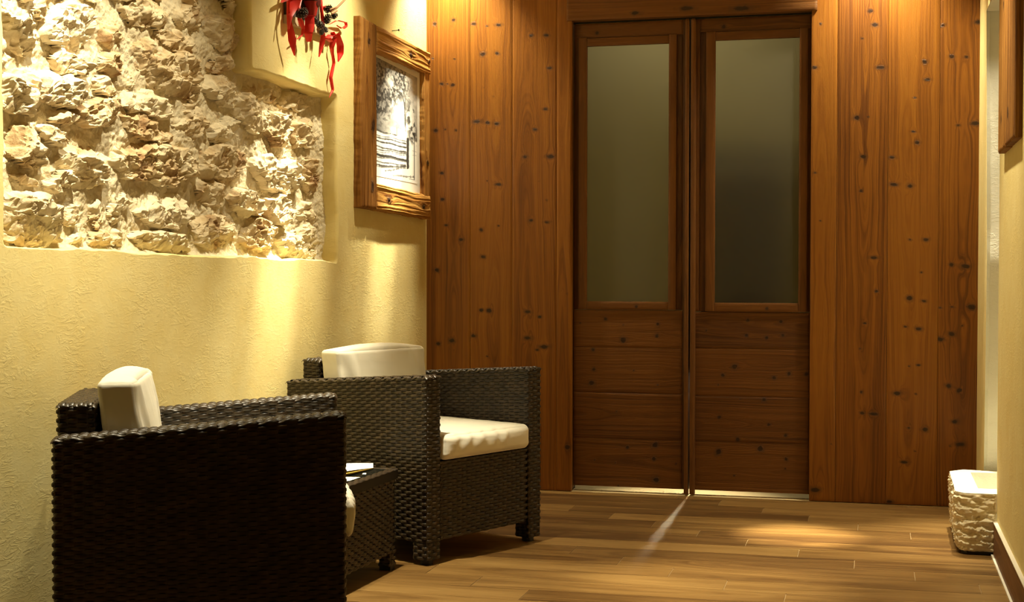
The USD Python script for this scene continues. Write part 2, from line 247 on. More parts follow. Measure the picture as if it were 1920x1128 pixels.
# ------------------------------------------------------------------ a wooden board with its own rings, knots and fibre
def board(name, parent, O, U, V, N, L, W, T, material, knots=(), seed=0, res=0.006, relief=0.0, cham=0.0015, outline=None, ring=None, rnd=None):
    """A board with corner O, running L along U, W across along V, its face turned to N, T thick. knots: (u, v, radius, stretch)."""
    rng = np.random.default_rng(seed); O, U, V, N = (np.asarray(x, float) for x in (O, U, V, N))
    nu, nv = max(2, int(L / res) + 1), max(2, int(W / (res * 0.8)) + 1)
    u, v = np.meshgrid(np.linspace(0, L, nu), np.linspace(0, W, nv), indexing='ij')
    q = np.stack([u * 0.9, v * 2.5, np.full_like(u, seed * 3.7)], -1)
    wob = fbm(q * 1.6, 3, seed) - 0.5; wob2 = fbm(q * 6, 3, seed + 9) - 0.5
    vc = W * rng.uniform(0.3, 0.7) + 0.02 * (fbm(q * np.array([1.2, 0, 1]), 2, seed + 3) - 0.5)
    d0 = (ring or rng.uniform(0.012, 0.06)) + 0.02 * rng.uniform(-1, 1) * (u - L / 2) + 0.06 * wob
    g = np.hypot(v - vc, d0) + 0.012 * wob2
    kd = np.full_like(u, 4.0)
    for ku, kv, kr, ks in knots:
        du, dv = (u - ku) / ks, v - kv; dist = np.hypot(du, dv)
        flow = np.hypot(du / 2.6, dv)
        g = g + kr * 1.3 * np.exp(-(flow / (1.7 * kr)) ** 2) * np.where(dv >= 0, 1, -1) * np.clip(np.abs(dv) / kr, 0, 1)
        dd = dist / kr * (1 + 0.75 * (fbm(np.stack([u * 90, v * 90, u * 0], -1), 2, seed) - 0.5))
        g = np.where(dd < 1.2, 0.6 * kr * dd + kr, g); kd = np.minimum(kd, dd)
    r = rng.uniform() if rnd is None else rnd
    eu, ev = np.minimum(u, L - u), np.minimum(v, W - v); e = np.minimum(eu, ev)
    n = -cham * (e < 1e-9)
    if relief:
        rr = g * 175; ridge = fbm(np.stack([rr, u * 2.0, np.full_like(u, r * 30)], -1), 2, seed + 5)
        n = n + relief * (ridge - 0.5) * 2 * np.clip(e / 0.01, 0.2, 1) - relief * 1.2 * np.clip(1 - e / 0.012, 0, 1) ** 2
    uo, vo = (u, v) if outline is None else outline(u, v)
    P = O + uo[..., None] * U + vo[..., None] * V + n[..., None] * N
    verts, faces = P.reshape(-1, 3), grid_faces(nu, nv)
    if np.dot(np.cross(U, V), N) < 0: faces = faces[:, ::-1]
    A = np.stack([g, kd, np.full_like(u, r)], -1).reshape(-1, 3); B = np.stack([u, v, np.full_like(u, r)], -1).reshape(-1, 3)
    i = np.arange(nu * nv).reshape(nu, nv); loop = np.r_[i[:, 0], i[-1, 1:], i[::-1, -1][1:], i[0, ::-1][1:-1]]
    base = len(verts); m = len(loop); j = np.arange(m); k = (j + 1) % m
    back = verts[loop] - N * T
    front2 = verts[loop]
    verts = np.vstack([verts, front2, back])
    side = np.vstack([np.stack([base + j, base + m + j, base + m + k], 1), np.stack([base + j, base + m + k, base + k], 1)])
    if np.dot(np.cross(U, V), N) < 0: side = side[:, ::-1]
    cap = np.array([[base + m + a for a in t] for t in [(0, nu - 1 + nv - 1, nu - 1), (0, nu - 1 + nv - 1 + nu - 1, nu - 1 + nv - 1)]])
    if np.dot(np.cross(U, V), N) < 0: cap = cap[:, ::-1]
    B2 = B[loop] + np.array([0, 0, 0]); B3 = B[loop] + np.array([0.002, 0.013, 0])
    A = np.vstack([A, A[loop], A[loop] + np.array([0.01, 0, 0])]); B = np.vstack([B, B2, B3])
    vv, ff, nn = meshkit.arrays((verts, np.vstack([faces, side, cap])), True)
    return obj(name, trimesh.Trimesh(vv, ff, process=False), material, parent, True, {'wood': (F3, A), 'fibre': (F3, B)})

# ------------------------------------------------------------------ the setting
# floor: planks in steps of 0.188 m, 0.14 m wide
floor = thing('floor', kind='structure')
obj('subfloor', tbox(-2.6, 0.9, -1.3, YB + 0.02, -0.06, -0.008), 'rattan_core', floor)
PLW, PLL = 0.14, 0.944
for k in range(-1, 27):
    y1 = 5.913 + PLW / 2 - PLW * k; y0 = y1 - PLW; y1 = min(y1, YB + 0.01)
    if y1 - y0 < 0.01: continue
    xl, xr = left_at((y0 + y1) / 2)[0] - 0.03, XR + 0.02 + (0.35 if 5.0 < y0 < 5.75 else 0)
    j = -0.619 + 0.188 * k; j -= PLL * math.ceil((j - xl) / PLL)
    while j < xr:
        a, b = max(j + 0.0012, xl), min(j + PLL - 0.0012, xr); j += PLL
        if b - a < 0.02: continue
        board('plank', floor, (a, y0 + 0.0006, 0), (1, 0, 0), (0, 1, 0), (0, 0, 1), b - a, y1 - y0 - 0.0012, 0.012, 'floor_oak', seed=100 + k * 7 + int(round(j * 3)), res=0.03, cham=0.0003, ring=0.12)
obj('grout', tbox(-2.5, XR - 0.02, 2.2, YB, -0.007, -0.0018), 'grout', floor)
obj('rear_floor', tbox(-2.6, 0.9, -1.3, 5.913 - PLW * 26.5 - 0.0005, -0.02, 0.0), 'baseboard_brown', floor)

# knots seen in the photograph, as pixels
def kn(scale, ox, oy, s, big=1.0):
    out = []
    for t in s.split():
        c = t[-1]; x, y = map(float, (t[:-1] if c in 'sm' else t).split(','))
        out.append((ox + x / scale, oy + y / scale, {'s': 0.0042, 'm': 0.013}.get(c, 0.0085) * big, 0.55 if c == 'm' else 0.8))
    return out
KN = kn(2.35, 790, 0, '60,105 143,88 290,115s 340,110m 230,105m 483,157 552,155m 272,238 333,235 52,258s 147,260s 565,300 275,385s 90,370 140,374 115,370s 318,425s 547,480m 65,575 105,570s 153,574s 245,535m 292,540 332,545 500,570 458,690 570,690m 92,762 290,797s 340,812m 517,797s 95,878 110,992 175,1055 264,1012 340,995s 484,970 553,978m 553,880s')
KN += kn(2.4, 790, 470, '70,87 278,27 270,267 305,268 480,275m 533,297 235,383 78,417 138,404 480,392m 522,445 553,432m 297,475s 655,193s 660,883 605,870s')
KN += kn(2.35, 1500, 0, '310,48 330,110m 90,105s 275,170s 355,297m 550,272 560,350m 508,430 500,580 515,628 250,518 300,515s 65,297 67,760 280,690 405,693 415,813m 485,820 270,840s 485,1055s 555,1055m 670,248 735,250 785,97 630,112 697,552 775,543m 617,645s 90,972s')
KN += kn(2.303, 1500, 470, '320,30m 330,175 280,312 260,422s 265,610s 318,705m 270,700 135,833s 65,1032m 655,60 717,67m 525,92s 473,205 535,217 605,245s 658,243 740,243m 457,327 510,337m 605,382m 655,360 700,322s 472,497s 513,494 420,615m 500,617s 642,583 688,602 470,765 540,770 668,738 690,835m 648,842s 450,912m 497,865s 385,1083m')
_kr = np.random.default_rng(8)
KW = [(on_y((x, y), YB), r * _kr.uniform(0.75, 1.3), s * _kr.uniform(0.6, 1.1)) for x, y, r, s in KN]
KD = kn(2.687, 1040, 540, '128,175s 255,155 345,185s 518,180 515,240 345,262m 193,310 197,410 398,414s 185,478m 310,622s 518,487s 365,802 505,790m 498,860 305,880s 200,866s 510,965m 610,885s 320,995s 972,162 1140,168 762,215s 965,238 1068,250 1150,238 905,395m 848,440 1105,450 1180,432 1268,432 823,487s 828,650 1078,687 935,557s 1055,560 1163,742 920,762 825,825m 1165,862 1160,910s 1035,810m 905,945s')
KDW = [(on_y((x, y), 6.09), r * 0.8, s) for x, y, r, s in KD]

wall_back = thing('wall_back', kind='structure')
DX0, DX1, DZ = -1.282, -0.257, 2.045
PLANK_TONE = {11: .5, 12: .62, 13: .45, 14: .55, 21: .7, 22: .12, 23: .62, 24: .25}
def plank_wall(x0, x1, z0, z1, seed):
    ks = [(p[2] - z0, x1 - p[0], r, s) for p, r, s in KW if x0 + 0.004 < p[0] < x1 - 0.004 and z0 < p[2] < z1]
    board('plank', wall_back, (x1 - 0.0004, YB + 0.0012 * math.sin(seed * 2.1), z0), (0, 0, 1), (-1, 0, 0), (0, -1, 0), z1 - z0, x1 - x0 - 0.0008, 0.03, 'old_larch', ks, seed, 0.006, 0.0004, rnd=PLANK_TONE.get(seed))
px_left = [-1.962, -1.738, -1.546, -1.345, DX0 + 0.004]
px_right = [DX1 - 0.004, -0.155, 0.050, 0.252, 0.432]
for k in range(4): plank_wall(px_left[k], px_left[k + 1], 0.002, 2.44, 11 + k)
for k in range(4): plank_wall(px_right[k], px_right[k + 1], 0.002, 2.44, 21 + k)
plank_wall(DX0 + 0.004, -0.77, 2.27, 2.44, 31); plank_wall(-0.77, DX1 - 0.004, 2.27, 2.44, 32)
obj('backing', cat([tbox(-2.2, DX0 - 0.002, YB + 0.034, YB + 0.11, 0, 2.45), tbox(DX1 + 0.002, 0.75, YB + 0.034, YB + 0.11, 0, 2.45), tbox(DX0 - 0.002, DX1 + 0.002, YB + 0.034, YB + 0.11, DZ + 0.005, 2.45)]), 'rattan_core', wall_back)
lintel = thing('trim_1', kind='structure')
board('lintel_board', lintel, (-1.300, YB - 0.012, DZ), (1, 0, 0), (0, 0, 1), (0, -1, 0), 1.062, 0.232, 0.05, 'door_larch', [(0.3, 0.02, 0.006, 2.5), (0.52, 0.03, 0.008, 3), (0.75, 0.02, 0.008, 4)], 41, 0.006, 0.0015)
for x in (DX0 - 0.001, DX1 + 0.001):
    sgn = 1 if x < -0.7 else -1
    board('jamb', lintel, (x, YB + (0.004 if sgn > 0 else 0.1), 0.002), (0, 0, 1), (0, 1 if sgn > 0 else -1, 0), (sgn, 0, 0), DZ - 0.003, 0.096, 0.012, 'door_larch', (), 45 + sgn, 0.012)

# doors
YD = 6.09
def X(px): return on_y((px, 500), YD)[0]
def Z(py, px=1290): return on_y((px, py), YD)[2]
def leaf(name, x0, x1, s0, s1, b0, b1, p0, p1, zt, zb, joints, astr, seed, mid):
    d = thing(name, kind='structure')
    z0, z1 = 0.022, DZ - 0.006; zt0, zt1 = Z(zt[0], mid), Z(zt[1], mid); zb0, zb1 = Z(zb[0], mid), Z(zb[1], mid)
    V = dict(material='door_larch', res=0.006, relief=0.0004)
    def vert(nm, a, b, za, zc, y, t, sd, **k): board(nm, d, (b - 0.0003, y, za), (0, 0, 1), (-1, 0, 0), (0, -1, 0), zc - za, b - a - 0.0006, t, seed=sd, **{**V, **k})
    def hori(nm, a, b, za, zc, y, t, sd, kn=(), **k): board(nm, d, (a + 0.0003, y, za + 0.0003), (1, 0, 0), (0, 0, 1), (0, -1, 0), b - a - 0.0006, zc - za - 0.0006, t, knots=kn, seed=sd, **{**V, **k})
    vert('stile', x0, s0, zb1, z1 - 0.001, YD + 0.004, 0.036, seed + 1); vert('stile', s1, x1, z0, z1 - 0.001, YD + 0.004, 0.036, seed + 2)
    hori('top_rail', s0, s1, zt0, z1 - 0.001, YD + 0.004, 0.036, seed + 3, [(0.1, 0.02, 0.007, 1)])
    cuts = [zb1 - 0.002] + [Z(j, mid) for j in joints] + [z0]
    for k in range(len(cuts) - 1):
        ks = [(p[0] - x0, p[2] - cuts[k + 1], r, 1.0) for p, r, s in KDW if x0 + 0.006 < p[0] < s1 - 0.006 and cuts[k + 1] + 0.004 < p[2] < cuts[k] - 0.004]
        hori('board', x0, s1, cuts[k + 1], cuts[k], YD + 0.002 + 0.001 * (k % 2), 0.036, seed + 10 + k, ks)
    yb = YD - 0.006
    vert('glazing_bead', b0, p0, zb1, zt0, yb, 0.018, seed + 20, rnd=0.75); vert('glazing_bead', p1, b1, zb1, zt0, yb, 0.018, seed + 21, rnd=0.75)
    hori('glazing_bead', p0, p1, zt1, zt0 - 0.002, yb + 0.002, 0.018, seed + 22, rnd=0.7); hori('glazing_bead', p0, p1, zb1 - 0.001, zb0, yb + 0.002, 0.018, seed + 23, [(0.22, 0.015, 0.006, 1)], rnd=0.7)
    vert('stile', s0, b0 + 0.01, zb1, zt0, YD + 0.007, 0.034, seed + 4); vert('stile', b1 - 0.01, s1, zb1, zt0, YD + 0.006, 0.034, seed + 5)
    obj('pane', tbox(p0 - 0.006, p1 + 0.006, YD + 0.013, YD + 0.018, zb0 - 0.006, zt1 + 0.006), 'frosted_glass', d)
    a0, a1 = astr; w = a1 - a0
    vert('astragal', a0, a1, 0.006, DZ - 0.008, YD - 0.026, 0.03, seed + 30, cham=0.003, rnd=0.65, outline=lambda u, v: (u, np.where(u > DZ - 0.03, w / 2 + (v - w / 2) * np.sqrt(np.clip(1 - ((u - (DZ - 0.03)) / 0.0165) ** 2 * 0.6, 0.3, 1)), v)))
    return d
leaf('door_1', DX0 + 0.004, X(1292.4), X(1076), X(1279.5), X(1084.5), X(1267.5), X(1100), X(1253), (68, 84), (565, 580), (651, 737, 823), (X(1284.6), X(1292.6)), 50, 1180)
leaf('door_2', X(1295.4), DX1 - 0.004, X(1311), X(1518), X(1322.5), X(1513), X(1340), X(1497), (56, 73), (567.5, 584), (653.5, 744, 829.5), (X(1295.2), X(1304.5)), 90, 1418)

# ---- left wall: plaster round an L-shaped opening, rubble masonry inside it
def wob(P, amp, seed, closed=True):
    q = np.c_[P * 7.0, np.full(len(P), seed)]; q2 = np.c_[P * 28.0, np.full(len(P), seed + 5)]
    return P + amp * np.stack([fbm(q, 2, seed) - 0.5 + 0.5 * (fbm(q2, 2, seed) - 0.5), fbm(q, 2, seed + 1) - 0.5 + 0.5 * (fbm(q2, 2, seed + 1) - 0.5)], 1)
s_l, s_r = lw((4, 300))[0], lw((634, 300))[0]; s_b = lw((473, 60))[0]
z_bl, z_br, z_k = lw((4, 463))[1], lw((634, 492))[1], lw((560, 150))[1]
hole = np.array([(s_l, z_bl), (s_r, z_br), (s_r, z_k - 0.012), (s_b, z_k + 0.004), (s_b, 2.25), (s_l, 2.25), (s_l, z_bl)])
hp = Polygon(hole).buffer(-0.02).buffer(0.02)
H0 = resample(np.array(hp.exterior.coords), step=0.012)[:-1]
H0 = H0 if Polygon(H0).exterior.is_ccw else H0[::-1]
H0 = wob(H0, 0.012, 3)
tan = np.roll(H0, -1, 0) - np.roll(H0, 1, 0); tan /= np.linalg.norm(tan, axis=1, keepdims=True); inn = np.stack([-tan[:, 1], tan[:, 0]], 1)
wall_left = thing('wall_left', kind='structure')
L0, L1 = (left_at(-1.3) - OL) @ TL, (left_at(YB + 0.05) - OL) @ TL
pv, pf = trimesh.creation.triangulate_polygon(Polygon([(L0, -0.05), (L1, -0.05), (L1, 2.5), (L0, 2.5)], [H0]), engine='earcut')
V_ = [LW(pv[:, 0], pv[:, 1])]; F_ = [np.asarray(pf)]; base = len(pv); m = len(H0)
prof = [(0.0, 0.0), (0.004, -0.001), (0.008, -0.005), (0.012, -0.012), (0.015, -0.03), (0.02, -0.11)]
jit = 1 + 0.5 * (fbm(np.c_[H0 * 11, H0[:, :1] * 0], 2, 8) - 0.5)
low = np.where(inn[:, 1] > 0.7, 0.35, 1.0)
for ins, dep in prof:
    p = H0 + inn * (ins * jit * low)[:, None]; V_.append(LW(p[:, 0], p[:, 1], dep))
for k in range(len(prof) - 1):
    a = base + k * m + np.arange(m); b = base + k * m + (np.arange(m) + 1) % m
    F_ += [np.stack([a, b, b + m], 1), np.stack([a, b + m, a + m], 1)]
obj('plaster', (np.vstack(V_), np.vstack(F_)), 'ochre_plaster', wall_left, 50)
obj('backing', [tbox(-0.5, 0.5, 0, 1, 0, 1)][0].apply_transform(np.array([[0.1 * NL[0], (L1 - L0) * TL[0], 0, LW(L0, 0)[0] - 0.18 * NL[0]], [0.1 * NL[1], (L1 - L0) * TL[1], 0, LW(L0, 0)[1] - 0.18 * NL[1]], [0, 0, 2.5, -0.05], [0, 0, 0, 1]])), 'rattan_core', wall_left)
# stones: centre x, y, width, height in photograph pixels, boldness
ST = '''50,45,108,84,1.3 22,100,54,86,1.1 55,172,118,76,1.2 156,112,66,62,1.3 136,166,112,66,1.2 163,45,112,92,1.0 237,112,46,52,1.1 240,55,48,62,.8 308,24,86,62,1 320,110,104,94,1
230,160,50,42,.9 302,186,116,58,.9 214,206,92,58,1.1 306,238,96,54,.8 382,26,58,56,.9 444,58,66,74,1 365,76,72,46,.8 378,122,70,56,.9 370,162,86,44,.9 445,116,52,46,.9 450,168,76,62,1 497,207,66,68,1.1
545,236,42,76,1.3 592,247,54,66,1 388,226,60,70,.8 445,241,62,50,.9 520,174,62,42,.6 580,186,62,46,.6 20,286,42,86,1 80,277,72,82,1.3 128,248,46,36,1 187,308,98,90,1.2 144,338,56,46,1
82,337,54,26,.7 80,408,148,108,1.3 165,400,26,44,.8 212,398,30,50,.8 243,398,28,46,.8 241,446,28,42,.8 212,446,40,50,.8 325,305,168,90,1.0 340,396,106,74,1 328,455,112,44,1 445,301,86,82,1
425,360,50,56,.8 435,432,86,86,1 486,374,56,60,1.1 545,320,100,80,1.2 543,391,46,58,1.2 510,436,62,76,1.1 584,452,74,82,1 608,326,28,72,.8 600,400,36,46,.8 110,20,26,40,.8 460,12,34,30,.8 265,375,30,34,.7 172,448,34,34,.8
-4,20,20,60,.8 275,150,30,30,.6 395,185,26,30,.6 565,290,30,30,.7 150,220,50,34,.9'''
stones = [tuple(map(float, t.split(','))) for t in ST.split()]
for k in range(16): stones.append((20 + k * 30, -28 - 22 * (k % 2), 46, 52, 0.9)); stones.append((30 + k * 30, -85, 50, 50, 0.9))
G = 0.0034
sa, sb, za, zb_ = s_l - 0.02, s_r + 0.02, min(z_bl, z_br) - 0.02, 2.26
gs, gz = np.meshgrid(np.arange(sa, sb, G), np.arange(za, zb_, G), indexing='ij')
gq = np.stack([gs, gz, np.zeros_like(gs)], -1)
NB = -0.085
def ridged(p, o, seed): return sum(0.5 ** i * (1 - np.abs(2 * vnoise(p * 2 ** i, seed + i) - 1)) for i in range(o)) / (2 - 0.5 ** (o - 1))
ws = 0.040 * (fbm(gq * 10, 3, 71) - 0.5) + 0.016 * (fbm(gq * 45, 3, 72) - 0.5); wz = 0.040 * (fbm(gq * 10 + 5.3, 3, 73) - 0.5) + 0.016 * (fbm(gq * 45 + 2.1, 3, 74) - 0.5)
mort = NB + 0.016 + 0.030 * (fbm(gq * 13, 4, 75) - 0.45) + 0.010 * (fbm(gq * 80, 3, 76) - 0.5)
edge = np.minimum(np.minimum(gs - s_l, s_r - gs), gz - np.interp(gs, [s_l, s_r], [z_bl, z_br]))
mort_f = mort + 0.030 * np.exp(-np.clip(edge, 0, 1) / 0.018)
obj('mortar', (LW(gs, gz, mort_f).reshape(-1, 3), grid_faces(*gs.shape)), 'mortar', wall_left, True)
crag_a = ridged(gq * 15 + 3, 4, 81); crag_b = fbm(gq * 36, 4, 85); crag_c = ridged(gq * np.array([40, 70, 1]), 3, 88); crag_d = vnoise(gq * 130, 91)
for si, (cx, cy, w, h, bold) in enumerate(stones):
    c = lw((cx, cy)); e0, e1 = lw((cx - w / 2, cy)), lw((cx + w / 2, cy)); f0, f1 = lw((cx, cy + h / 2)), lw((cx, cy - h / 2))
    a, b = abs(e1[0] - e0[0]) / 2 * 1.02, abs(f1[1] - f0[1]) / 2 * 1.02
    rg = np.random.default_rng(900 + si); th = rg.uniform(-0.25, 0.25); ct, st = math.cos(th), math.sin(th)
    i0, i1 = np.clip(((np.array([c[0] - a - 0.05, c[0] + a + 0.05]) - sa) / G).astype(int), 0, gs.shape[0] - 1); j0, j1 = np.clip(((np.array([c[1] - b - 0.05, c[1] + b + 0.05]) - za) / G).astype(int), 0, gs.shape[1] - 1)
    if i1 - i0 < 4 or j1 - j0 < 4: continue
    sl = (slice(i0, i1 + 1), slice(j0, j1 + 1)); ds, dz = gs[sl] + ws[sl] - c[0], gz[sl] + wz[sl] - c[1]
    x, y = (ct * ds + st * dz) / a, (-st * ds + ct * dz) / b
    pit = si == 40
    # a broken block: the lowest of its fracture planes
    hh = 1.0 + rg.uniform(-0.25, 0.25) * x + rg.uniform(-0.05, 0.45) * y
    nk = 9
    for k in range(nk):
        ph = 2 * PI * (k + rg.uniform(-0.3, 0.3)) / nk; low = math.sin(ph) < -0.3
        hh = np.minimum(hh, rg.uniform(3.5, 7) * (1.5 if low else 1) * (rg.uniform(0.88, 1.06) - (math.cos(ph) * x + math.sin(ph) * y)))
    if not pit:
        for k in range(5):
            ph = rg.uniform(0, 2 * PI); sk = rg.uniform(0.5, 1.3); hh = np.minimum(hh, sk * (rg.uniform(0.9, 1.7) / sk + rg.uniform(-0.1, 0.35) - (math.cos(ph) * x + math.sin(ph) * y)) + 0.15)
    body = np.clip(hh * 1.5, 0, 1)
    rough = 0.034 * (crag_a[sl] - 0.64) + 0.026 * (crag_b[sl] - 0.5) + 0.014 * (crag_c[sl] - 0.62) + 0.004 * (crag_d[sl] - 0.5)
    if pit: rough = 0.5 * rough + 0.026 * (ridged(gq[sl] * np.array([38, 55, 1]), 2, 5) - 0.6)
    n = NB + 0.046 * bold * np.clip(hh, -1.5, 2) + rough * body
    n = np.minimum(n, -0.006 + 0.016 * bold)
    inside = (gs[sl] > s_l + 0.012) & (gs[sl] < s_r - 0.016) & (gz[sl] > np.interp(gs[sl], [s_l, s_r], [z_bl, z_br]) + 0.012)
    lim = np.where((gs[sl] > s_b - 0.006) & (gz[sl] > z_k - 0.03), NB - 0.03, 1.0)
    n = np.minimum(n, lim)
    ok = (hh > -0.4) & (n > mort_f[sl] - 0.012) & inside
    cell = ok[:-1, :-1] & ok[1:, :-1] & ok[:-1, 1:] & ok[1:, 1:]
    if cell.sum() < 20: continue
    lat = 0.016 * bold * body
    P = LW(gs[sl] + lat * (crag_b[sl] - 0.5) * 2, gz[sl] + lat * ((crag_a[sl] - 0.6) * 2 - 0.45), n).reshape(-1, 3)
    F = grid_faces(*n.shape, keep=cell); used, inv = np.unique(F, return_inverse=True)
    obj('stone', (P[used], inv.reshape(F.shape)), 'limestone', wall_left, 28)

# ---- right wall with a recess, skirting, ceiling, front wall
wall_right = thing('wall_right', kind='structure')
RY0, RY1, RZ = 5.052, 5.60, 1.955
def yz(points, x, holes=()):
    v, f = trimesh.creation.triangulate_polygon(Polygon(points, holes), engine='earcut')
    return trimesh.Trimesh(np.c_[np.full(len(v), x), v], np.asarray(f)[:, ::-1], process=False)
rng = np.random.default_rng(5)
zz = np.linspace(0, RZ, 60); near = np.c_[RY0 + 0.004 * (fbm(np.c_[zz * 6, zz * 0, zz * 0], 3, 1) - 0.5), zz]
far = np.c_[np.interp(zz, [0, 1.0, RZ], [5.66, 5.585, 5.70]) + 0.010 * (fbm(np.c_[zz * 5, zz * 0, zz * 0], 2, 2) - 0.5), zz]
outl = np.vstack([[(-1.3, 0)], near, far[::-1], [(YB + 0.05, 0), (YB + 0.05, 2.5), (-1.3, 2.5)]])
rim, DPT = [], 0.30
def strip(A, Bp, flip=False):
    n = len(A); v = np.vstack([A, Bp]); i = np.arange(n - 1); f = np.vstack([np.stack([i, i + 1, i + n + 1], 1), np.stack([i, i + n + 1, i + n], 1)])
    return trimesh.Trimesh(v, f[:, ::-1] if flip else f, process=False)
obj('plaster', cat([yz(outl, XR), strip(np.c_[np.full(60, XR), near], np.c_[np.full(60, XR + 0.02), near + [0.006, 0]], True), strip(np.c_[np.full(60, XR + 0.02), near + [0.006, 0]], np.c_[np.full(60, XR + DPT), near + [0.006, 0]], True)]), 'ochre_plaster', wall_right, False)
ffar = far + np.c_[np.full(60, 0.014), np.zeros(60)]
obj('reveal', cat([strip(np.c_[np.full(60, XR), far], np.c_[np.full(60, XR + 0.012), ffar]), strip(np.c_[np.full(60, XR + 0.012), ffar], np.c_[np.full(60, XR + DPT), ffar]),
    tbox(XR + DPT, XR + DPT + 0.05, RY0 - 0.1, 5.85, 0, 2.1), tbox(XR + 0.001, XR + DPT, RY0 - 0.05, 5.85, RZ - 0.001, RZ + 0.05)]), 'white_plaster', wall_right, 30)
bb = thing('baseboard_right', kind='structure')
board('skirting', bb, (XR - 0.012, -1.3, 0.004), (0, 1, 0), (0, 0, 1), (-1, 0, 0), RY0 - 0.005 + 1.3, 0.111, 0.012, 'door_larch', (), 61, 0.03)
obj('sealant_line', tbox(XR - 0.018, XR - 0.011, -1.3, RY0 - 0.005, 0.0, 0.005), 'sealant', bb)
obj('plaster_line', tbox(XR - 0.013, XR, -1.3, RY0 - 0.005, 0.1155, 0.119), 'sealant', bb)
tag(obj('ceiling', tbox(-2.7, 0.9, -1.4, YB + 0.1, 2.47, 2.55), 'ceiling_paint'), kind='structure')
tag(obj('wall_front', tbox(-2.7, 0.9, -1.42, -1.3, 0, 2.5), 'ochre_plaster'), kind='structure')
# ---- the room behind the doors
tag(obj('wall_beyond', cat([tbox(-2.4, 0.7, 8.2, 8.3, 0, 2.6), tbox(-2.5, -2.4, 6.17, 8.3, 0, 2.6), tbox(0.7, 0.8, 6.17, 8.3, 0, 2.6)]), 'back_room_wall'), kind='structure')
tag(obj('ceiling_beyond', tbox(-2.5, 0.8, 6.16, 8.3, 2.6, 2.7), 'back_room_wall'), kind='structure')
tag(obj('floor_beyond', tbox(-2.5, 0.8, YB + 0.0105, 8.3, -0.05, -0.001), 'back_room_floor'), kind='structure')
cup = thing('cupboard', 'dark cupboard blurred behind the frosted pane of the right door leaf', 'cupboard', (-0.56, 6.36, -0.001))
obj('carcass', tbox(-0.19, 0.19, 0.0, 0.3, 0.05, 1.50), 'dark_cupboard', cup); obj('plinth', tbox(-0.18, 0.18, 0.01, 0.28, 0, 0.05), 'dark_cupboard', cup); obj('top', tbox(-0.2, 0.2, -0.01, 0.3, 1.50, 1.53), 'dark_cupboard', cup)

# ------------------------------------------------------------------ woven furniture
PITCH_W = 0.0235
def strands(paths, normals, ups, parities, width, amp=0.0030, thick=0.0018, closed=False, sub=4):
    """Flat strands woven over and under: one swept arc per path. paths: (n, 3) points spaced PITCH_W / sub."""
    V, F, base = [], [], 0
    e = np.array([-0.5, -0.28, 0.28, 0.5]); hgt = np.array([-1.0, 0.35, 0.35, -1.0])
    for P, N, U, par in zip(paths, normals, ups, parities):
        n = len(P); ph = np.arange(n) / sub
        wv = amp * np.cos(PI * ph + PI * par); wv = np.sign(wv) * np.abs(wv) ** 0.6 * amp ** 0.4
        v = P[:, None] + N[:, None] * (wv[:, None] + thick * hgt[None])[..., None] + U[:, None] * (width * e[None])[..., None]
        V.append(v.reshape(-1, 3)); i = np.arange(n if closed else n - 1)[:, None] * 4 + np.arange(3)[None]; j = (i + 4) % (n * 4) if closed else i + 4
        q = np.stack([i, j, j + 1, i + 1], -1).reshape(-1, 4) + base; F.append(q); base += 4 * n
    return np.vstack(V), np.vstack(F)
def ring_path(x0, x1, y0, y1, r=0.012):
    P = []
    for cx, cy, a0 in ((x1 - r, y0 + r, -90), (x1 - r, y1 - r, 0), (x0 + r, y1 - r, 90), (x0 + r, y0 + r, 180)):
        for a in np.radians(a0 + np.linspace(0, 90, 5)): P.append((cx + r * math.cos(a), cy + r * math.sin(a)))
    P.append(P[0]); P = np.array(P); L = np.linalg.norm(np.diff(P, axis=0), axis=1).sum()
    k = 2 * int(round(L / PITCH_W / 2)); Q = resample(P, n=k * 4 + 1)[:-1]
    T = np.roll(Q, -1, 0) - np.roll(Q, 1, 0); T /= np.linalg.norm(T, axis=1, keepdims=True)
    return Q, np.stack([T[:, 1], -T[:, 0]], 1)
def woven_ring(x0, x1, y0, y1, zb, ztop, rowh=0.0107):
    """Rows running all round a slab from zb up to ztop(y)."""
    Q, N = ring_path(x0, x1, y0, y1); n = len(Q); zt = np.array([ztop(y) for y in Q[:, 1]]) - 0.006
    rows = max(2, int(round((zt.mean() - zb) / rowh))); N3 = np.c_[N, np.zeros(n)]; U3 = np.tile([0, 0, 1.0], (n, 1))
    paths = []
    for i in range(rows):
        f = (i + 0.5) / rows; paths.append(np.c_[Q - N * 0.003, zb + f * (zt - zb)])
    a = strands(paths, [N3] * rows, [U3] * rows, [i % 2 for i in range(rows)], (zt.mean() - zb) / rows * 1.0, closed=True)
    k = np.arange(2, n, 4); w = 0.0032; T = np.stack([-N[:, 1], N[:, 0]], 1)[k]; V, F = [], []
    for zz_, s in ((np.full(len(k), zb), 0), (zt[k], 1)):
        for e, o in ((-w, -0.0045), (0, -0.0022), (w, -0.0045)): V.append(np.c_[Q[k] + T * e + N[k] * o, zz_])
    V = np.stack(V, 1).reshape(-1, 3); b = np.arange(len(k)) * 6
    F = np.vstack([np.stack([b + i, b + i + 1, b + i + 4, b + i + 3], 1) for i in (0, 1)])
    return [a, (V, F)]
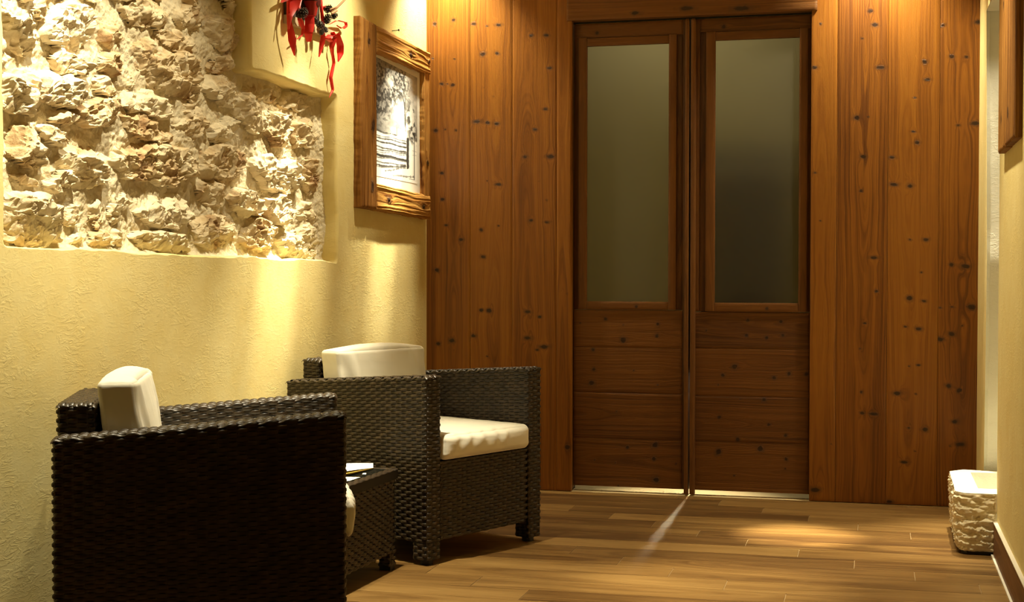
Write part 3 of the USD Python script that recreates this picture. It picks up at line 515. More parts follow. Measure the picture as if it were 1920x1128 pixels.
def woven_top(x0, x1, y0, y1, ztop, along='y', drop=0.010, r=0.012, amp=0.003):
    """Rows along the top of a slab; the outer rows and the ends roll down over the edge."""
    A, B = ((x0, x1), (y0, y1)) if along == 'y' else ((y0, y1), (x0, x1)); L = B[1] - B[0]; rows = max(3, int(round((A[1] - A[0]) / 0.0107)))
    k = 2 * int(round(L / PITCH_W / 2)); t = np.linspace(B[0] + 0.001, B[1] - 0.001, k * 4 + 1); paths, NN, UU = [], [], []
    for i in range(rows):
        f = (i + 0.5) / rows; c = A[0] + f * (A[1] - A[0]); e = min(c - A[0], A[1] - c); dz = -max(0.0, 1 - e / r) ** 2 * drop; tilt = max(0.0, 1 - e / r) * (1 if f > 0.5 else -1) * 0.8
        en = np.minimum(t - B[0], B[1] - t); dzz = dz - np.clip(1 - en / r, 0, 1) ** 2 * drop
        z = np.array([ztop(y) for y in (t if along == 'y' else np.full(len(t), c))]) - 0.003 + dzz
        et = np.clip(1 - en / r, 0, 1) * np.where(t < (B[0] + B[1]) / 2, -1, 1) * 0.8
        cross = np.full(len(t), c); P = np.stack([cross, t, z], 1) if along == 'y' else np.stack([t, cross, z], 1)
        Nn = np.stack([np.full(len(t), tilt), et, np.ones(len(t))], 1) if along == 'y' else np.stack([et, np.full(len(t), tilt), np.ones(len(t))], 1); Nn /= np.linalg.norm(Nn, axis=1, keepdims=True)
        Uu = np.tile(np.array([-1.0, 0, tilt]) if along == 'y' else np.array([0, 1.0, -tilt]), (len(t), 1)); Uu /= np.linalg.norm(Uu, axis=1, keepdims=True)
        paths.append(P); NN.append(Nn); UU.append(Uu)
    return [strands(paths, NN, UU, [i % 2 for i in range(rows)], (A[1] - A[0]) / rows * 1.05, amp)]
def woven_flat(x0, x1, y, z0, z1):
    k = int(round((x1 - x0) / PITCH_W)); t = np.linspace(x0, x1, k * 4 + 1); rows = int(round((z1 - z0) / 0.0107)); n = len(t)
    paths = [np.c_[t, np.full(n, y), np.full(n, z0 + (i + 0.5) / rows * (z1 - z0))] for i in range(rows)]
    a = strands(paths, [np.tile([0, -1.0, 0], (n, 1))] * rows, [np.tile([0, 0, 1.0], (n, 1))] * rows, [i % 2 for i in range(rows)], (z1 - z0) / rows)
    st = [((np.array([(x - .003, y + .002, z0), (x, y, z0), (x + .003, y + .002, z0), (x - .003, y + .002, z1), (x, y, z1), (x + .003, y + .002, z1)])), np.array([(0, 1, 4, 3), (1, 2, 5, 4)])) for x in t[2::4]]
    return [a] + st
def join(parts):
    V, F, b = [], [], 0
    for v, f in parts: V.append(np.asarray(v)); F.append(np.asarray(f) + b); b += len(v)
    return np.vstack(V), np.vstack(F)
CW, CD, HF, HB, CT, HBK, BT, CZ = 0.605, 0.687, 0.625, 0.576, 0.076, 0.65, 0.094, 0.075
def arm_top(y): return HF + (HB - HF) * y / CD
def wedge(x0, x1, y0, y1, z0, za, zb_):
    v = np.array([(x0, y0, z0), (x1, y0, z0), (x1, y1, z0), (x0, y1, z0), (x0, y0, za), (x1, y0, za), (x1, y1, zb_), (x0, y1, zb_)], float)
    return trimesh.Trimesh(v, [(0, 2, 1), (0, 3, 2), (4, 5, 6), (4, 6, 7), (0, 1, 5), (0, 5, 4), (1, 2, 6), (1, 6, 5), (2, 3, 7), (2, 7, 6), (3, 0, 4), (3, 4, 7)], process=False)
def make_chair(name, label, loc, rotz):
    c = thing(name, label, 'armchair', loc, rotz, 'woven armchairs by the yellow wall')
    for s in (-1, 1):
        x0, x1 = (-CW / 2, -CW / 2 + CT) if s < 0 else (CW / 2 - CT, CW / 2)
        core = wedge(x0 + .006, x1 - .006, .006, CD - .006, CZ, arm_top(0) - .008, arm_top(CD) - .008)
        arm = obj('arm', join(woven_ring(x0, x1, 0, CD, CZ, arm_top) + woven_top(x0, x1, 0, CD, arm_top)), 'rattan', c, True)
        obj('arm_core', core, 'rattan_core', arm, False)
        for y0, y1 in ((0.001, 0.07), (CD - 0.07, CD - 0.001)):
            lg = obj('leg', join(woven_ring(x0 + .001, x1 - .001, y0, y1, 0.018, lambda y: CZ + 0.004)), 'rattan', c, True)
            obj('leg_core', tbox(x0 + .006, x1 - .006, y0 + .005, y1 - .005, 0.016, CZ + 0.002), 'rattan_core', lg, False)
            obj('foot', trimesh.creation.cylinder(0.021, 0.02, sections=20).apply_translation(((x0 + x1) / 2, (y0 + y1) / 2, 0.01)), 'black_plastic', lg)
    xa, xb = -CW / 2 + CT + .001, CW / 2 - CT - .001
    back = obj('backrest', join(woven_ring(xa, xb, CD - BT, CD, CZ, lambda y: HBK) + woven_top(xa, xb, CD - BT, CD, lambda y: HBK, 'x')), 'rattan', c, True)
    obj('backrest_core', tbox(xa + .006, xb - .006, CD - BT + .006, CD - .006, CZ, HBK - .008), 'rattan_core', back, False)
    obj('front_panel', join(woven_flat(xa, xb, 0.010, CZ, 0.335)), 'rattan', c, True)
    obj('seat_deck', tbox(xa, xb, 0.014, CD - BT, CZ + 0.002, 0.333), 'rattan_core', c, False)
    return c
def place(x, y, a): # near outer front corner and heading of the back -> origin, rotation
    b = np.array([math.cos(a), math.sin(a)]); s = np.array([b[1], -b[0]]); o = np.array([x, y]) + s * CW / 2
    return (o[0], o[1], 0.0), a - PI / 2
locF, rotF = place(-1.409, 4.393, 2.699); locN, rotN = place(-1.231, 3.210, 3.557)
chair_far = make_chair('armchair', 'dark woven armchair farther from the camera, its white seat cushion showing, near the plank wall', locF, rotF)
chair_near = dup(chair_far, locN, rotN, 'dark woven armchair nearest the camera, seen from its outer arm side')

def cushion(name, label, loc, rotz, verts, faces):
    t = thing(name, label, 'cushion', loc, rotz, 'cream loose cushions')
    obj('cover', (verts, faces), 'cushion_cloth', t, True)
    return t
def fold(v, n, u, seed, amp, freq):
    q = v * np.array(freq) + seed
    return v + n * (amp * (ridged(q, 3, seed) - 0.6))[:, None]
SH = 0.042
def seat_cushion(label, loc, rotz, seed, droop, nose=0.0):
    v, f, n, u = cushion_box((CW - 2 * CT) / 2 - .003, 0.293, SH, 0.022, (0, 0.016, 0.010), 6)
    front = np.clip(-u[:, 1], 0, 1)
    v = fold(v, n, u, seed, 0.0035, (9, 14, 16)) + 0
    v[:, 2] -= droop * front ** 6 * (u[:, 2] < 0.2) ; v[:, 1] -= droop * 0.35 * front ** 4
    v[:, 2] = np.maximum(v[:, 2], -SH - droop)
    v[:, 2] -= nose * front ** 3
    # gathered folds over the front edge
    k = np.exp(-((u[:, 1] + 1) / 0.25) ** 2) * np.clip(u[:, 2] + 0.6, 0, 1)
    v[:, 1] += 0.004 * k * np.sin(v[:, 0] * 95 + 6 * vnoise(v * 12, seed)) * (vnoise(v * np.array([7, 1, 1]), seed + 2) > 0.45)
    v = v + np.array([0, 0.293 - 0.012, 0.3355 + SH + 0.004]); xm = (CW - 2 * CT) / 2 - 0.002
    v[:, 2] = np.where(v[:, 1] > 0.004, np.maximum(v[:, 2], 0.3365), v[:, 2]); v[:, 0] = np.clip(v[:, 0], -xm, xm)
    return cushion('seat_cushion', label, loc, rotz, v, f)
seat_cushion('cream seat cushion lying in the farther dark woven armchair', locF, rotF, 3, 0.0)
seat_cushion('cream seat cushion whose rounded front bulges past the arm of the nearest armchair', locN, rotN, 7, 0.012, 0.028)
def back_cushion(label, loc, rotz, seed, top):
    h = (top - 0.436) / 2
    v, f, n, u = cushion_box((CW - 2 * CT) / 2 - .004, 0.046, h, 0.013, (0, 0.012, 0.020), 6)
    v = fold(v, n, u, seed, 0.005, (8, 10, 7))
    v[:, 1] += 0.018 * (u[:, 2] + 1)      # leans back at the top, rests on the backrest
    v[:, 1] += 0.004 * np.sin(v[:, 0] * 60 + v[:, 2] * 25) * np.clip(-u[:, 1], 0, 1) * (np.abs(u[:, 0]) > 0.6)
    v = v + np.array([0, CD - BT - 0.046 - 0.036, 0.436 + h]); xm = (CW - 2 * CT) / 2 - 0.002
    v[:, 2] = np.maximum(v[:, 2], 0.4365); v[:, 1] = np.minimum(v[:, 1], CD - BT - 0.002); v[:, 0] = np.clip(v[:, 0], -xm, xm)
    return cushion('back_cushion', label, loc, rotz, v, f)
back_cushion('cream back cushion with a curved top leaning in the farther armchair', locF, rotF, 13, 0.680)
back_cushion('cream back cushion standing upright in the nearest armchair, its shaded end toward the camera', locN, rotN, 17, 0.698)

# side table
tl = thing('side_table', 'low dark woven side table with a black glass top between the two armchairs', 'table', (-1.492, 4.358, 0), math.atan2(0.383, 0.023) - PI / 2)
TW, TD, TH = 0.46, 0.46, 0.327
# local: x from -TW to 0, y from -TD to 0
ap = obj('apron', join(woven_ring(-TW + .006, -.006, -TD + .006, -.006, 0.055, lambda y: TH - 0.03)), 'rattan', tl, True)
obj('apron_core', tbox(-TW + .013, -.013, -TD + .013, -.013, 0.06, TH - 0.03), 'rattan_core', ap, False)
rim_ms = []
for x0, x1, y0, y1, al in ((-TW, 0, -TD, -TD + .03, 'x'), (-TW, 0, -.03, 0, 'x'), (-TW, -TW + .03, -TD, 0, 'y'), (-.03, 0, -TD, 0, 'y')): rim_ms += woven_top(x0, x1, y0, y1, lambda y: TH, al, 0.004, 0.006, 0.0010)
rim_ = obj('rim', join(rim_ms), 'rattan', tl, True)
obj('rim_band', cat([tbox(-TW + .002, -.002, -TD + .002, -TD + .028, TH - .034, TH - .006), tbox(-TW + .002, -.002, -.028, -.002, TH - .034, TH - .006), tbox(-TW + .002, -TW + .028, -TD + .028, -.028, TH - .034, TH - .006), tbox(-.028, -.002, -TD + .028, -.028, TH - .034, TH - .006)]), 'black_plastic', rim_, False)
obj('glass_top', tbox(-TW + .03, -.03, -TD + .03, -.03, TH - .012, TH - .003), 'table_glass', tl, False)
for x in (-TW + .004, -.054):
    for y in (-TD + .004, -.054):
        lg = obj('leg', join(woven_ring(x, x + .05, y, y + .05, 0.012, lambda y: 0.07)), 'rattan', tl, True)
        obj('foot', tbox(x + .006, x + .044, y + .006, y + .044, 0, 0.014), 'black_plastic', lg, False)
# leaflets
def sheet(corners, lift, bow, n=10):
    a, b, c, d = (np.array(p, float) for p in corners); s, t = np.meshgrid(np.linspace(0, 1, n), np.linspace(0, 1, n), indexing='ij')
    P = (a * ((1 - s) * (1 - t))[..., None] + b * (s * (1 - t))[..., None] + c * (s * t)[..., None] + d * ((1 - s) * t)[..., None])
    P[..., 2] += lift * s + bow * np.sin(PI * s)
    v = P.reshape(-1, 3); f = grid_faces(n, n); v2 = v + [0, 0, -0.0006]
    return trimesh.Trimesh(np.vstack([v, v2]), np.vstack([f, f[:, ::-1] + len(v)]), process=False)
ZT = TH - 0.002
lf = thing('leaflet', 'white folded leaflet with fanned yellow inner pages lying on the low table', 'leaflet')
p1, p2, p3, p4 = on_z((700, 871), ZT), on_z((700, 879), ZT), on_z((600, 905), ZT), on_z((590, 880), ZT)
obj('cover', sheet((p4 + [0, 0, .016], p1 + [0, 0, .006], p2 + [0, 0, .004], p3 + [0, 0, .022]), 0, 0.002), 'paper_white', lf, True)
obj('page', sheet((p4 + [0, 0, .010], p1 + [0, 0, .003], p2 + [0, 0.0, .0025], p3 + [0.01, -0.01, .011]), 0, 0.002), 'paper_yellow', lf, True)
obj('page', sheet((p4 + [0, 0, .002], p1 + [0, 0, .001], p2 + [0, 0, .001], p3 + [0.0, -0.0, .001]), 0, 0.0008), 'paper_white', lf, True)
obj('page', sheet((p4 + [0, 0, .006], p1 + [0, 0, .002], p2 + [0, 0, .0015], p3 + [0.005, -0.005, .005]), 0, 0.001), 'paper_yellow', lf, True)
q1, q2, q3, q4 = on_z((676, 894), ZT), on_z((655, 901), ZT), on_z((600, 905), ZT), on_z((620, 894), ZT)
tag(obj('paper_sheet', sheet((q4, q1, q2, q3), 0, 0.0008), 'paper_white', None, True), 'small white sheet of paper on the table nearest its front edge', 'paper')
r1, r2, r3, r4 = on_z((687, 886), ZT), on_z((686, 889), ZT), on_z((679, 889), ZT), on_z((680, 886.5), ZT)
tag(obj('paper_slip', sheet((r4, r1, r2, r3), 0, 0.0005, 4), 'paper_white', None, True), 'tiny pale slip of paper on the black glass beside the leaflet', 'paper')

# ------------------------------------------------------------------ stone trough in the recess
tr = thing('stone_trough', 'pale stone trough with chiselled sides standing on the floor by the right wall', 'trough')
def trough_outline(n=160):
    P = Polygon([(0.272, 5.075), (0.30, 5.036), (0.66, 5.036), (0.66, 5.57), (0.33, 5.63), (0.278, 5.57)]).buffer(-0.02).buffer(0.02)
    return resample(np.array(P.exterior.coords), n=n + 1)[:-1]
T0 = trough_outline(420); T0 = T0 if Polygon(T0).exterior.is_ccw else T0[::-1]
tt = np.roll(T0, -1, 0) - np.roll(T0, 1, 0); tt /= np.linalg.norm(tt, axis=1, keepdims=True); tn = np.stack([tt[:, 1], -tt[:, 0]], 1)
TZ, NZ = 0.212, 84
zs = np.linspace(0.012, TZ - 0.003, NZ); ii, kk = np.meshgrid(np.arange(len(T0)), np.arange(NZ), indexing='ij')
P3 = np.stack([T0[ii][..., 0], T0[ii][..., 1], zs[kk]], -1)
chis = 0.020 * (ridged(P3 * np.array([26, 26, 40]), 4, 41) - 0.62) + 0.010 * (ridged(P3 * 75, 2, 47) - 0.6) + 0.012 * (np.abs(np.sin(P3[..., 2] * 110 + 7 * fbm(P3 * 16, 2, 44) + (P3[..., 0] + P3[..., 1]) * 30)) - 0.6) * fbm(P3 * 30, 2, 4)
inset = -0.010 * (1 - zs[kk] / TZ) ** 2 - 0.02 * np.clip(1 - (zs[kk]) / 0.03, 0, 1) ** 2
limit = np.where((T0[ii][..., 0] > XR - 0.01), -0.004, 1)
dd = np.minimum((chis - 0.002) * np.clip((TZ - 0.003 - zs[kk]) / 0.008, 0.12, 1) + inset, limit)
P3[..., :2] += tn[ii] * dd[..., None]
v = P3.reshape(-1, 3); i = np.arange(len(T0)); rows_ = []
for k in range(NZ - 1):
    a = i * NZ + k; b = np.roll(i, -1) * NZ + k; rows_ += [np.stack([a, b, b + 1], 1), np.stack([a, b + 1, a + 1], 1)]
obj('block', (v, np.vstack(rows_)), 'trough_stone', tr, 40)
topo = P3[:, -1, :2]; cav = np.array([(0.352, 5.155), (0.60, 5.145), (0.60, 5.60 - 0.03), (0.352, 5.556)])
cav = resample(np.vstack([cav, cav[:1]]), n=81)[:-1]
tv, tf = trimesh.creation.triangulate_polygon(Polygon(topo, [cav]), engine='earcut')
top_ = trimesh.Trimesh(np.c_[tv, np.full(len(tv), TZ)], tf, process=False)
lip = strip(np.c_[np.vstack([topo, topo[:1]]), np.full(len(topo) + 1, TZ)], np.c_[np.vstack([topo, topo[:1]]), np.full(len(topo) + 1, TZ - 0.003)], True)
cc = np.vstack([cav, cav[:1]]); cb = (cc - cc.mean(0)) * 0.9 + cc.mean(0)
inner = strip(np.c_[cc, np.full(81, TZ)], np.c_[cb, np.full(81, TZ - 0.09)])
bv, bf = trimesh.creation.triangulate_polygon(Polygon(cb), engine='earcut')
obj('rim', cat([top_, lip, inner, trimesh.Trimesh(np.c_[bv, np.full(len(bv), TZ - 0.09)], bf, process=False)]), 'dressed_stone', tr, False)
tv, tf = trimesh.creation.triangulate_polygon(Polygon(T0 - tn * 0.012), engine='earcut')
obj('base', trimesh.creation.extrude_polygon(Polygon(T0 - tn * 0.022), 0.012, engine='earcut'), 'black_plastic', tr, False)

# ------------------------------------------------------------------ wooden panel on the right wall
pn = thing('wall_panel', 'brown rustic wooden panel hung high on the right wall at the picture edge', 'panel')
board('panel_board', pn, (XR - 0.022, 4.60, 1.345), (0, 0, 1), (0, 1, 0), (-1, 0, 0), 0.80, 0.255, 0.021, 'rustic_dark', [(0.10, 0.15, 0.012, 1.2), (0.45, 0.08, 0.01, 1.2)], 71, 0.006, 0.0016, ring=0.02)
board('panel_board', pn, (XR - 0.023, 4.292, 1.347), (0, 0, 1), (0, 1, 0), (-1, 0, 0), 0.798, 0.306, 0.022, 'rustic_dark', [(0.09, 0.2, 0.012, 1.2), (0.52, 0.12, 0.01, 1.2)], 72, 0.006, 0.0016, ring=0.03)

# ------------------------------------------------------------------ framed picture on the left wall
fr = thing('framed_picture', 'black and white winter landscape print in a thick rustic wooden frame on the yellow wall', 'picture')
A0, A1, A2, A3 = lw((663, 30)), lw((795, 100)), lw((795, 411)), lw((663, 389))
I0, I1, I2, I3 = lw((690, 92)), lw((784, 137)), lw((784, 368)), lw((690, 348))
def member(c0, c1, c2, c3, seed, knots=(), depth=0.032, rnd=None, wood='rustic_wood'):
    L = np.linalg.norm(c1 - c0); W = np.linalg.norm((c3 + c2 - c0 - c1) / 2)
    U2 = (c1 - c0) / L
    def at(u, v):
        s, t = u / L, v / W
        e = c0 * ((1 - s) * (1 - t))[..., None] + c1 * (s * (1 - t))[..., None] + c2 * (s * t)[..., None] + c3 * ((1 - s) * t)[..., None]
        V2 = np.array([-U2[1], U2[0]]); w = 0.004 * (fbm(np.stack([u * 22, v * 0, u * 0 + seed], -1), 3, seed) - 0.5) * 2 * np.abs(2 * t - 1) ** 3
        e = e + w[..., None] * V2
        return e[..., 0], e[..., 1]
    O = LW(0, 0, depth)
    flip = np.cross(c1 - c0, c3 - c0) < 0
    return board('frame_member', fr, O, TL, _u, NL if not flip else NL, L, W, depth - 0.002, wood, knots, seed, 0.0028, 0.0052, 0.002, outline=at, ring=0.022, rnd=rnd)
def stile(x0, x1, zb0, zb1, zt0, zt1, seed, knots, depth, rnd):   # grain upwards
    c0, c1, c2, c3 = np.array([x1, zb1]), np.array([x1, zt1]), np.array([x0, zt0]), np.array([x0, zb0])
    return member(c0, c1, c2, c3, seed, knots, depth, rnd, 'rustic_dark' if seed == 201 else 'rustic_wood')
wst = I0[0] - A0[0]
stile(A0[0], I0[0] + 0.012, A3[1], A3[1] - 0.003, A0[1], A0[1] - 0.012, 201, [(0.33, wst * 0.30, 0.012, 2.0), (0.09, wst * 0.35, 0.010, 1.8), (0.66, wst * 0.6, 0.009, 1.2)], 0.036, 0.35)
stile(I1[0] - 0.006, A1[0], A2[1] + 0.05, A2[1] + 0.045, A1[1] - 0.05, A1[1] - 0.055, 202, [(0.2, 0.03, 0.008, 1.5)], 0.030, 0.5)
# rails, grain along the wall
def rail(zl0, zl1, zr0, zr1, xl, xr, seed, knots, depth, rnd):
    return member(np.array([xl, zl0]), np.array([xr, zr0]), np.array([xr, zr1]), np.array([xl, zl1]), seed, knots, depth, rnd)
rail(I0[1] - .012, A0[1] - 0.012, I1[1] - .002, A1[1], I0[0] - 0.012 + 0.024, A1[0] + 0.001, 203, [(0.36, 0.05, 0.010, 1.5), (0.56, 0.06, 0.008, 1.3)], 0.034, 0.8)
rail(A3[1] - 0.003, I3[1] + 0.012, A2[1], I2[1] + 0.004, I0[0] - 0.012 + 0.024, A1[0] + 0.001, 204, [(0.12, 0.05, 0.010, 1.3), (0.50, 0.05, 0.010, 1.3)], 0.034, 0.8)
mb = [I0 + [-0.01, 0.01], I1 + [0.015, 0.012], I2 + [0.015, -0.02], I3 + [-0.01, -0.02]]
mq = np.array(mb); obj('mount', (np.vstack([LW(mq[:, 0], mq[:, 1], 0.010), LW(mq[:, 0], mq[:, 1], 0.004)]), np.array([(3, 2, 1), (3, 1, 0), (4, 5, 6), (4, 6, 7)] + [(a, b, b + 4) for a, b in ((0, 1), (1, 2), (2, 3), (3, 0))] + [(a, b + 4, a + 4) for a, b in ((0, 1), (1, 2), (2, 3), (3, 0))])), 'mat_board', fr, False)
# the print: flat, drawn point by point on a fine grid
PW, PH = 150, 260
sx, sy = np.meshgrid(np.linspace(0, 1, PW), np.linspace(0, 1, PH), indexing='ij')   # sy: 0 top
q = np.stack([sx * 4, sy * 6, sx * 0], -1)
haze = fbm(q, 4, 301); fine = fbm(np.stack([sx * 30, sy * 46, sx * 0], -1), 3, 305)
ink = 0.50 + 0.55 * (haze - 0.5) - 0.25 * np.clip(0.35 - sx, 0, 1) + 0.65 * np.exp(-(((sx - .60) / .22) ** 2 + ((sy - .47) / .22) ** 2)) + 0.18 * (fine - 0.5)
ink += 0.25 * np.exp(-(((sx - .85) / .2) ** 2 + ((sy - .1) / .12) ** 2))
gnd = sy > 0.615 + 0.014 * np.sin(sx * 5)
ink = np.where(gnd, 0.97 - 0.10 * np.clip(fine - 0.5, 0, 1), ink)
def stroke(pts, w, val, k=1.0, rough=0.0):
    global ink
    P = resample(np.array(pts, float), n=50)
    d = np.full(sx.shape, 9.0)
    for a, b in zip(P[:-1], P[1:]):
        ab = b - a; t = np.clip(((sx - a[0]) * ab[0] + (sy - a[1]) * 1.8 ** 2 * ab[1]) / (ab[0] ** 2 + 1.8 ** 2 * ab[1] ** 2 + 1e-12), 0, 1)
        d = np.minimum(d, np.hypot(sx - a[0] - t * ab[0], 1.8 * (sy - a[1] - t * ab[1])))
    d = d + rough * (fine - 0.5)
    m = np.clip((w - d) / 0.010 + 0.5, 0, 1) * k; ink = ink * (1 - m) + val * m
rp = np.random.default_rng(77)
dk = np.clip((fine - 0.45) * 7, 0, 1)
crown = np.clip(1.15 - 2.6 * np.hypot(sx - 0.10, (sy - 0.26) * 1.1), 0, 1) + np.clip(1 - 3.0 * np.hypot(sx - 0.58, (sy - 0.10) * 1.8), 0, 1) + 0.6 * np.clip(1 - 4 * np.hypot(sx - 0.5, (sy - 0.25) * 1.6), 0, 1)
ink = np.where(gnd, ink, ink * (1 - 0.8 * np.clip(dk * crown * 1.5, 0, 1)))
for k in range(60):
    x0 = rp.uniform(0, .34); y0 = rp.uniform(.08, .36); stroke([(x0, y0), (x0 + rp.uniform(-.03, .04), y0 + rp.uniform(.03, .07)), (x0 + rp.uniform(-.10, .05), y0 + rp.uniform(.07, .14))], rp.uniform(.002, .006), rp.uniform(.12, .4), .75)
for k in range(46):
    x0 = rp.uniform(.36, .74); y0 = rp.uniform(.05, .30); stroke([(x0, y0), (x0 + rp.uniform(-.08, .10), y0 + rp.uniform(-.02, .05)), (x0 + rp.uniform(-.14, .14), y0 + rp.uniform(.0, .10))], rp.uniform(.002, .005), rp.uniform(.15, .4), .8)
snow = np.clip(1.25 - np.hypot(sx - .33, (sy - .155) * 1.8) / .12 - 0.9 * (fine - 0.5), 0, 1); ink = ink * (1 - snow) + 0.98 * snow
stroke([(.42, .20), (.55, .215), (.64, .24), (.68, .29), (.70, .50)], 0.010, 0.18, 1, .02); stroke([(.70, .22), (.71, .54)], 0.008, 0.25, 1, .02); stroke([(.45, .14), (.65, .17), (.75, .17), (.79, .09)], 0.005, 0.25, 1, .02)
stroke([(.06, .05), (.20, .10), (.32, .12)], 0.004, .3); stroke([(.02, .2), (.2, .17)], 0.006, .2, 1, .02)
cl = np.clip((fbm(np.stack([sx * 14, sy * 24, sx * 0], -1), 3, 311) - 0.46) * 9, 0, 1)
fir = np.clip(1.2 - np.abs(sx - .90) / (0.13 * np.clip((sy - .30) / .25, 0.15, 1)), 0, 1) * np.clip((sy - .29) / .04, 0, 1) * np.clip((.66 - sy) / .05, 0, 1); ink = ink * (1 - fir * cl * .95) + .08 * fir * cl * .95
fir2 = np.clip(1.3 - np.hypot((sx - .80) / .12, (sy - .40) / .17), 0, 1) * cl; ink = ink * (1 - .9 * fir2) + .12 * .9 * fir2
roof = np.clip((1.15 - np.hypot((sx - .45) / .16, (sy - .535) / .06)) * 4, 0, 1) * np.clip((.545 - sy) / .01, 0, 1); ink = ink * (1 - roof * .75) + (.48 + .3 * (fine - .5)) * roof * .75
stroke([(.50, .54), (.50, .60)], 0.012, 0.35, .9); stroke([(.30, .56), (.40, .60)], 0.004, .4, .8); stroke([(.22, .54), (.36, .605)], 0.004, .45, .8); stroke([(.06, .52), (.22, .60)], 0.004, .4, .7)
for y0, ym, y1, w, v in ((.655, .640, .630, .007, .3), (.672, .660, .652, .010, .18), (.700, .694, .688, .012, .16), (.742, .745, .728, .012, .18), (.772, .760, .745, .009, .25), (.795, .775, .760, .006, .3), (.815, .812, .808, .022, .12), (.838, .825, .815, .010, .3), (.872, .868, .850, .010, .2), (.900, .895, .860, .013, .16), (.915, .905, .875, .007, .3)):
    stroke([(0, y0), (.18, (y0 + ym) / 2 + .006), (.36, ym - .004), (.55, (ym + y1) / 2 + .003), (.72, y1)], w, v, 1, .018)
stroke([(.24, .94), (.40, .92), (.55, .895)], .010, .2, .9, .03); stroke([(.42, .968), (.58, .955), (.72, .952), (.93, .942)], .014, .4, 1, .03)
stroke([(.0, .60), (.10, .612), (.22, .616), (.35, .606), (.5, .604)], .008, .15, 1, .02); stroke([(.02, .53), (.02, .62)], .014, .25)
stroke([(.765, .61), (.765, .86)], .030, 0.12, 1, .02); stroke([(.75, .875), (.79, .85)], .012, .12); stroke([(.925, .55), (.925, .965)], .009, 0.10); stroke([(.88, .70), (.98, .70)], .003, .4); stroke([(.88, .74), (.98, .735)], .003, .4); stroke([(.80, .967), (.93, .967)], .005, .2)
J0, J1, J2, J3 = lw((699, 106)), lw((778, 146)), lw((778, 345)), lw((698, 329))
e = J0 * ((1 - sx) * (1 - sy))[..., None] + J1 * (sx * (1 - sy))[..., None] + J2 * (sx * sy)[..., None] + J3 * ((1 - sx) * sy)[..., None]
inkv = np.clip(ink, 0.02, 0.9) ** 1.5
obj('print', (LW(e[..., 0], e[..., 1], 0.0108).reshape(-1, 3), grid_faces(PW, PH)[:, ::-1]), 'print_paper', fr, False, {'ink': (F3, np.repeat(inkv.reshape(-1, 1), 3, 1) * np.array([1, 0.99, 0.95]))})
nl = lw((735, 58)); nail_p = LW(*nl, 0.02)
tag(obj('nail', cat([tube([LW(nl[0], nl[1], 0.0), LW(nl[0], nl[1] + .002, 0.03)], 0.0015, 6), tube([LW(nl[0], nl[1] + .002, 0.03), LW(nl[0], nl[1] + .0021, 0.032)], 0.005, 10)]), 'nail_iron', None, True), 'dark iron nail sticking out of the wall above the picture frame', 'nail')

# ------------------------------------------------------------------ Christmas arrangement on the plaster block
ar = thing('christmas_arrangement', 'Christmas arrangement of red ribbons, pine cones and a red candle hung on the plaster', 'wall decoration')
TS0, TS1 = lw((528, 40))[0], lw((618, 80))[0] - 0.02; TZ0 = lw((528, 49))[1] + 0.012
def wbox(s0, s1, n0, n1, z0, z1):
    b = trimesh.creation.box((1, 1, 1)); p = np.array(b.vertices) + 0.5
    return trimesh.Trimesh(LW(s0 + p[:, 0] * (s1 - s0), z0 + p[:, 2] * (z1 - z0), n1 + p[:, 1] * (n0 - n1)), b.faces, process=False)
NT = 0.022
obj('tray', wbox(TS0 + .01, TS1 + .02, 0.002, NT, TZ0, TZ0 + 0.03), 'tray_wood', ar, False)
obj('bark', wbox(TS0 + .012, TS1 - .10, 0.004, NT - .004, TZ0 + .03, TZ0 + .16), 'bark', ar, False)
def aw(px, n):                                   # photo pixel at a distance n in front of the left wall -> world
    d = ray(px); o = np.array([0, 0, EYE]); t = ((OL + n * NL - o) @ NL) / (d @ NL); return o + d * t
def ribbon(pts, widths, n0, seed, twist=0.5):
    P = np.array([aw((x, y), NT + 0.5 * (n0 - NT) + 0.4 * dn) for x, y, dn in pts]); Q = resample(P, n=40); w = np.interp(np.linspace(0, 1, 40), np.linspace(0, 1, len(widths)), widths)
    a = twist * np.sin(np.linspace(0, 1, 40) * 5 + seed); side = np.cos(a)[:, None] * RT + np.sin(a)[:, None] * -FW
    T = np.gradient(Q, axis=0); T /= np.linalg.norm(T, axis=1, keepdims=True); side = side - (side * T).sum(1, keepdims=True) * T; side /= np.linalg.norm(side, axis=1, keepdims=True)
    N = np.cross(T, side); k = np.linspace(-1, 1, 5)
    V = Q[:, None] + side[:, None] * (k * 1.0)[None, :, None] * w[:, None, None] / 2 + N[:, None] * (0.0025 * (1 - k ** 2))[None, :, None]
    v = V.reshape(-1, 3); f = grid_faces(40, 5); v2 = (V - N[:, None] * 0.0006).reshape(-1, 3)
    return obj('ribbon', (np.vstack([v, v2]), np.vstack([f, f[:, ::-1] + len(v)])), 'red_ribbon', ar, True)
W_ = 0.030
ribbon([(541, -14, .0), (540, 20, .01), (543, 45, .02), (548, 75, .02), (552, 104, .01)], [.02, .012, .018, .03, .004], NT + .01, 1)
ribbon([(556, -14, .0), (549, 10, .01), (544, 30, .02), (541, 55, .02)], [.05, .045, .02, .006], NT + .02, 2)
ribbon([(566, -14, .0), (560, 14, .01), (562, 36, .02), (569, 54, .02), (566, 66, .01), (556, 74, .0)], [.016, .012, .014, .018, .01, .007], NT + .012, 3)
ribbon([(580, 22, .0), (581, 45, .01), (578, 62, .012), (579, 78, .0)], [.035, .034, .036, .018], NT + .03, 4, 0.2)
ribbon([(601, -10, .0), (603, 20, .01), (606, 50, .015), (605, 75, .01), (598, 107, .0)], [.012, .012, .016, .022, .004], NT + .02, 5)
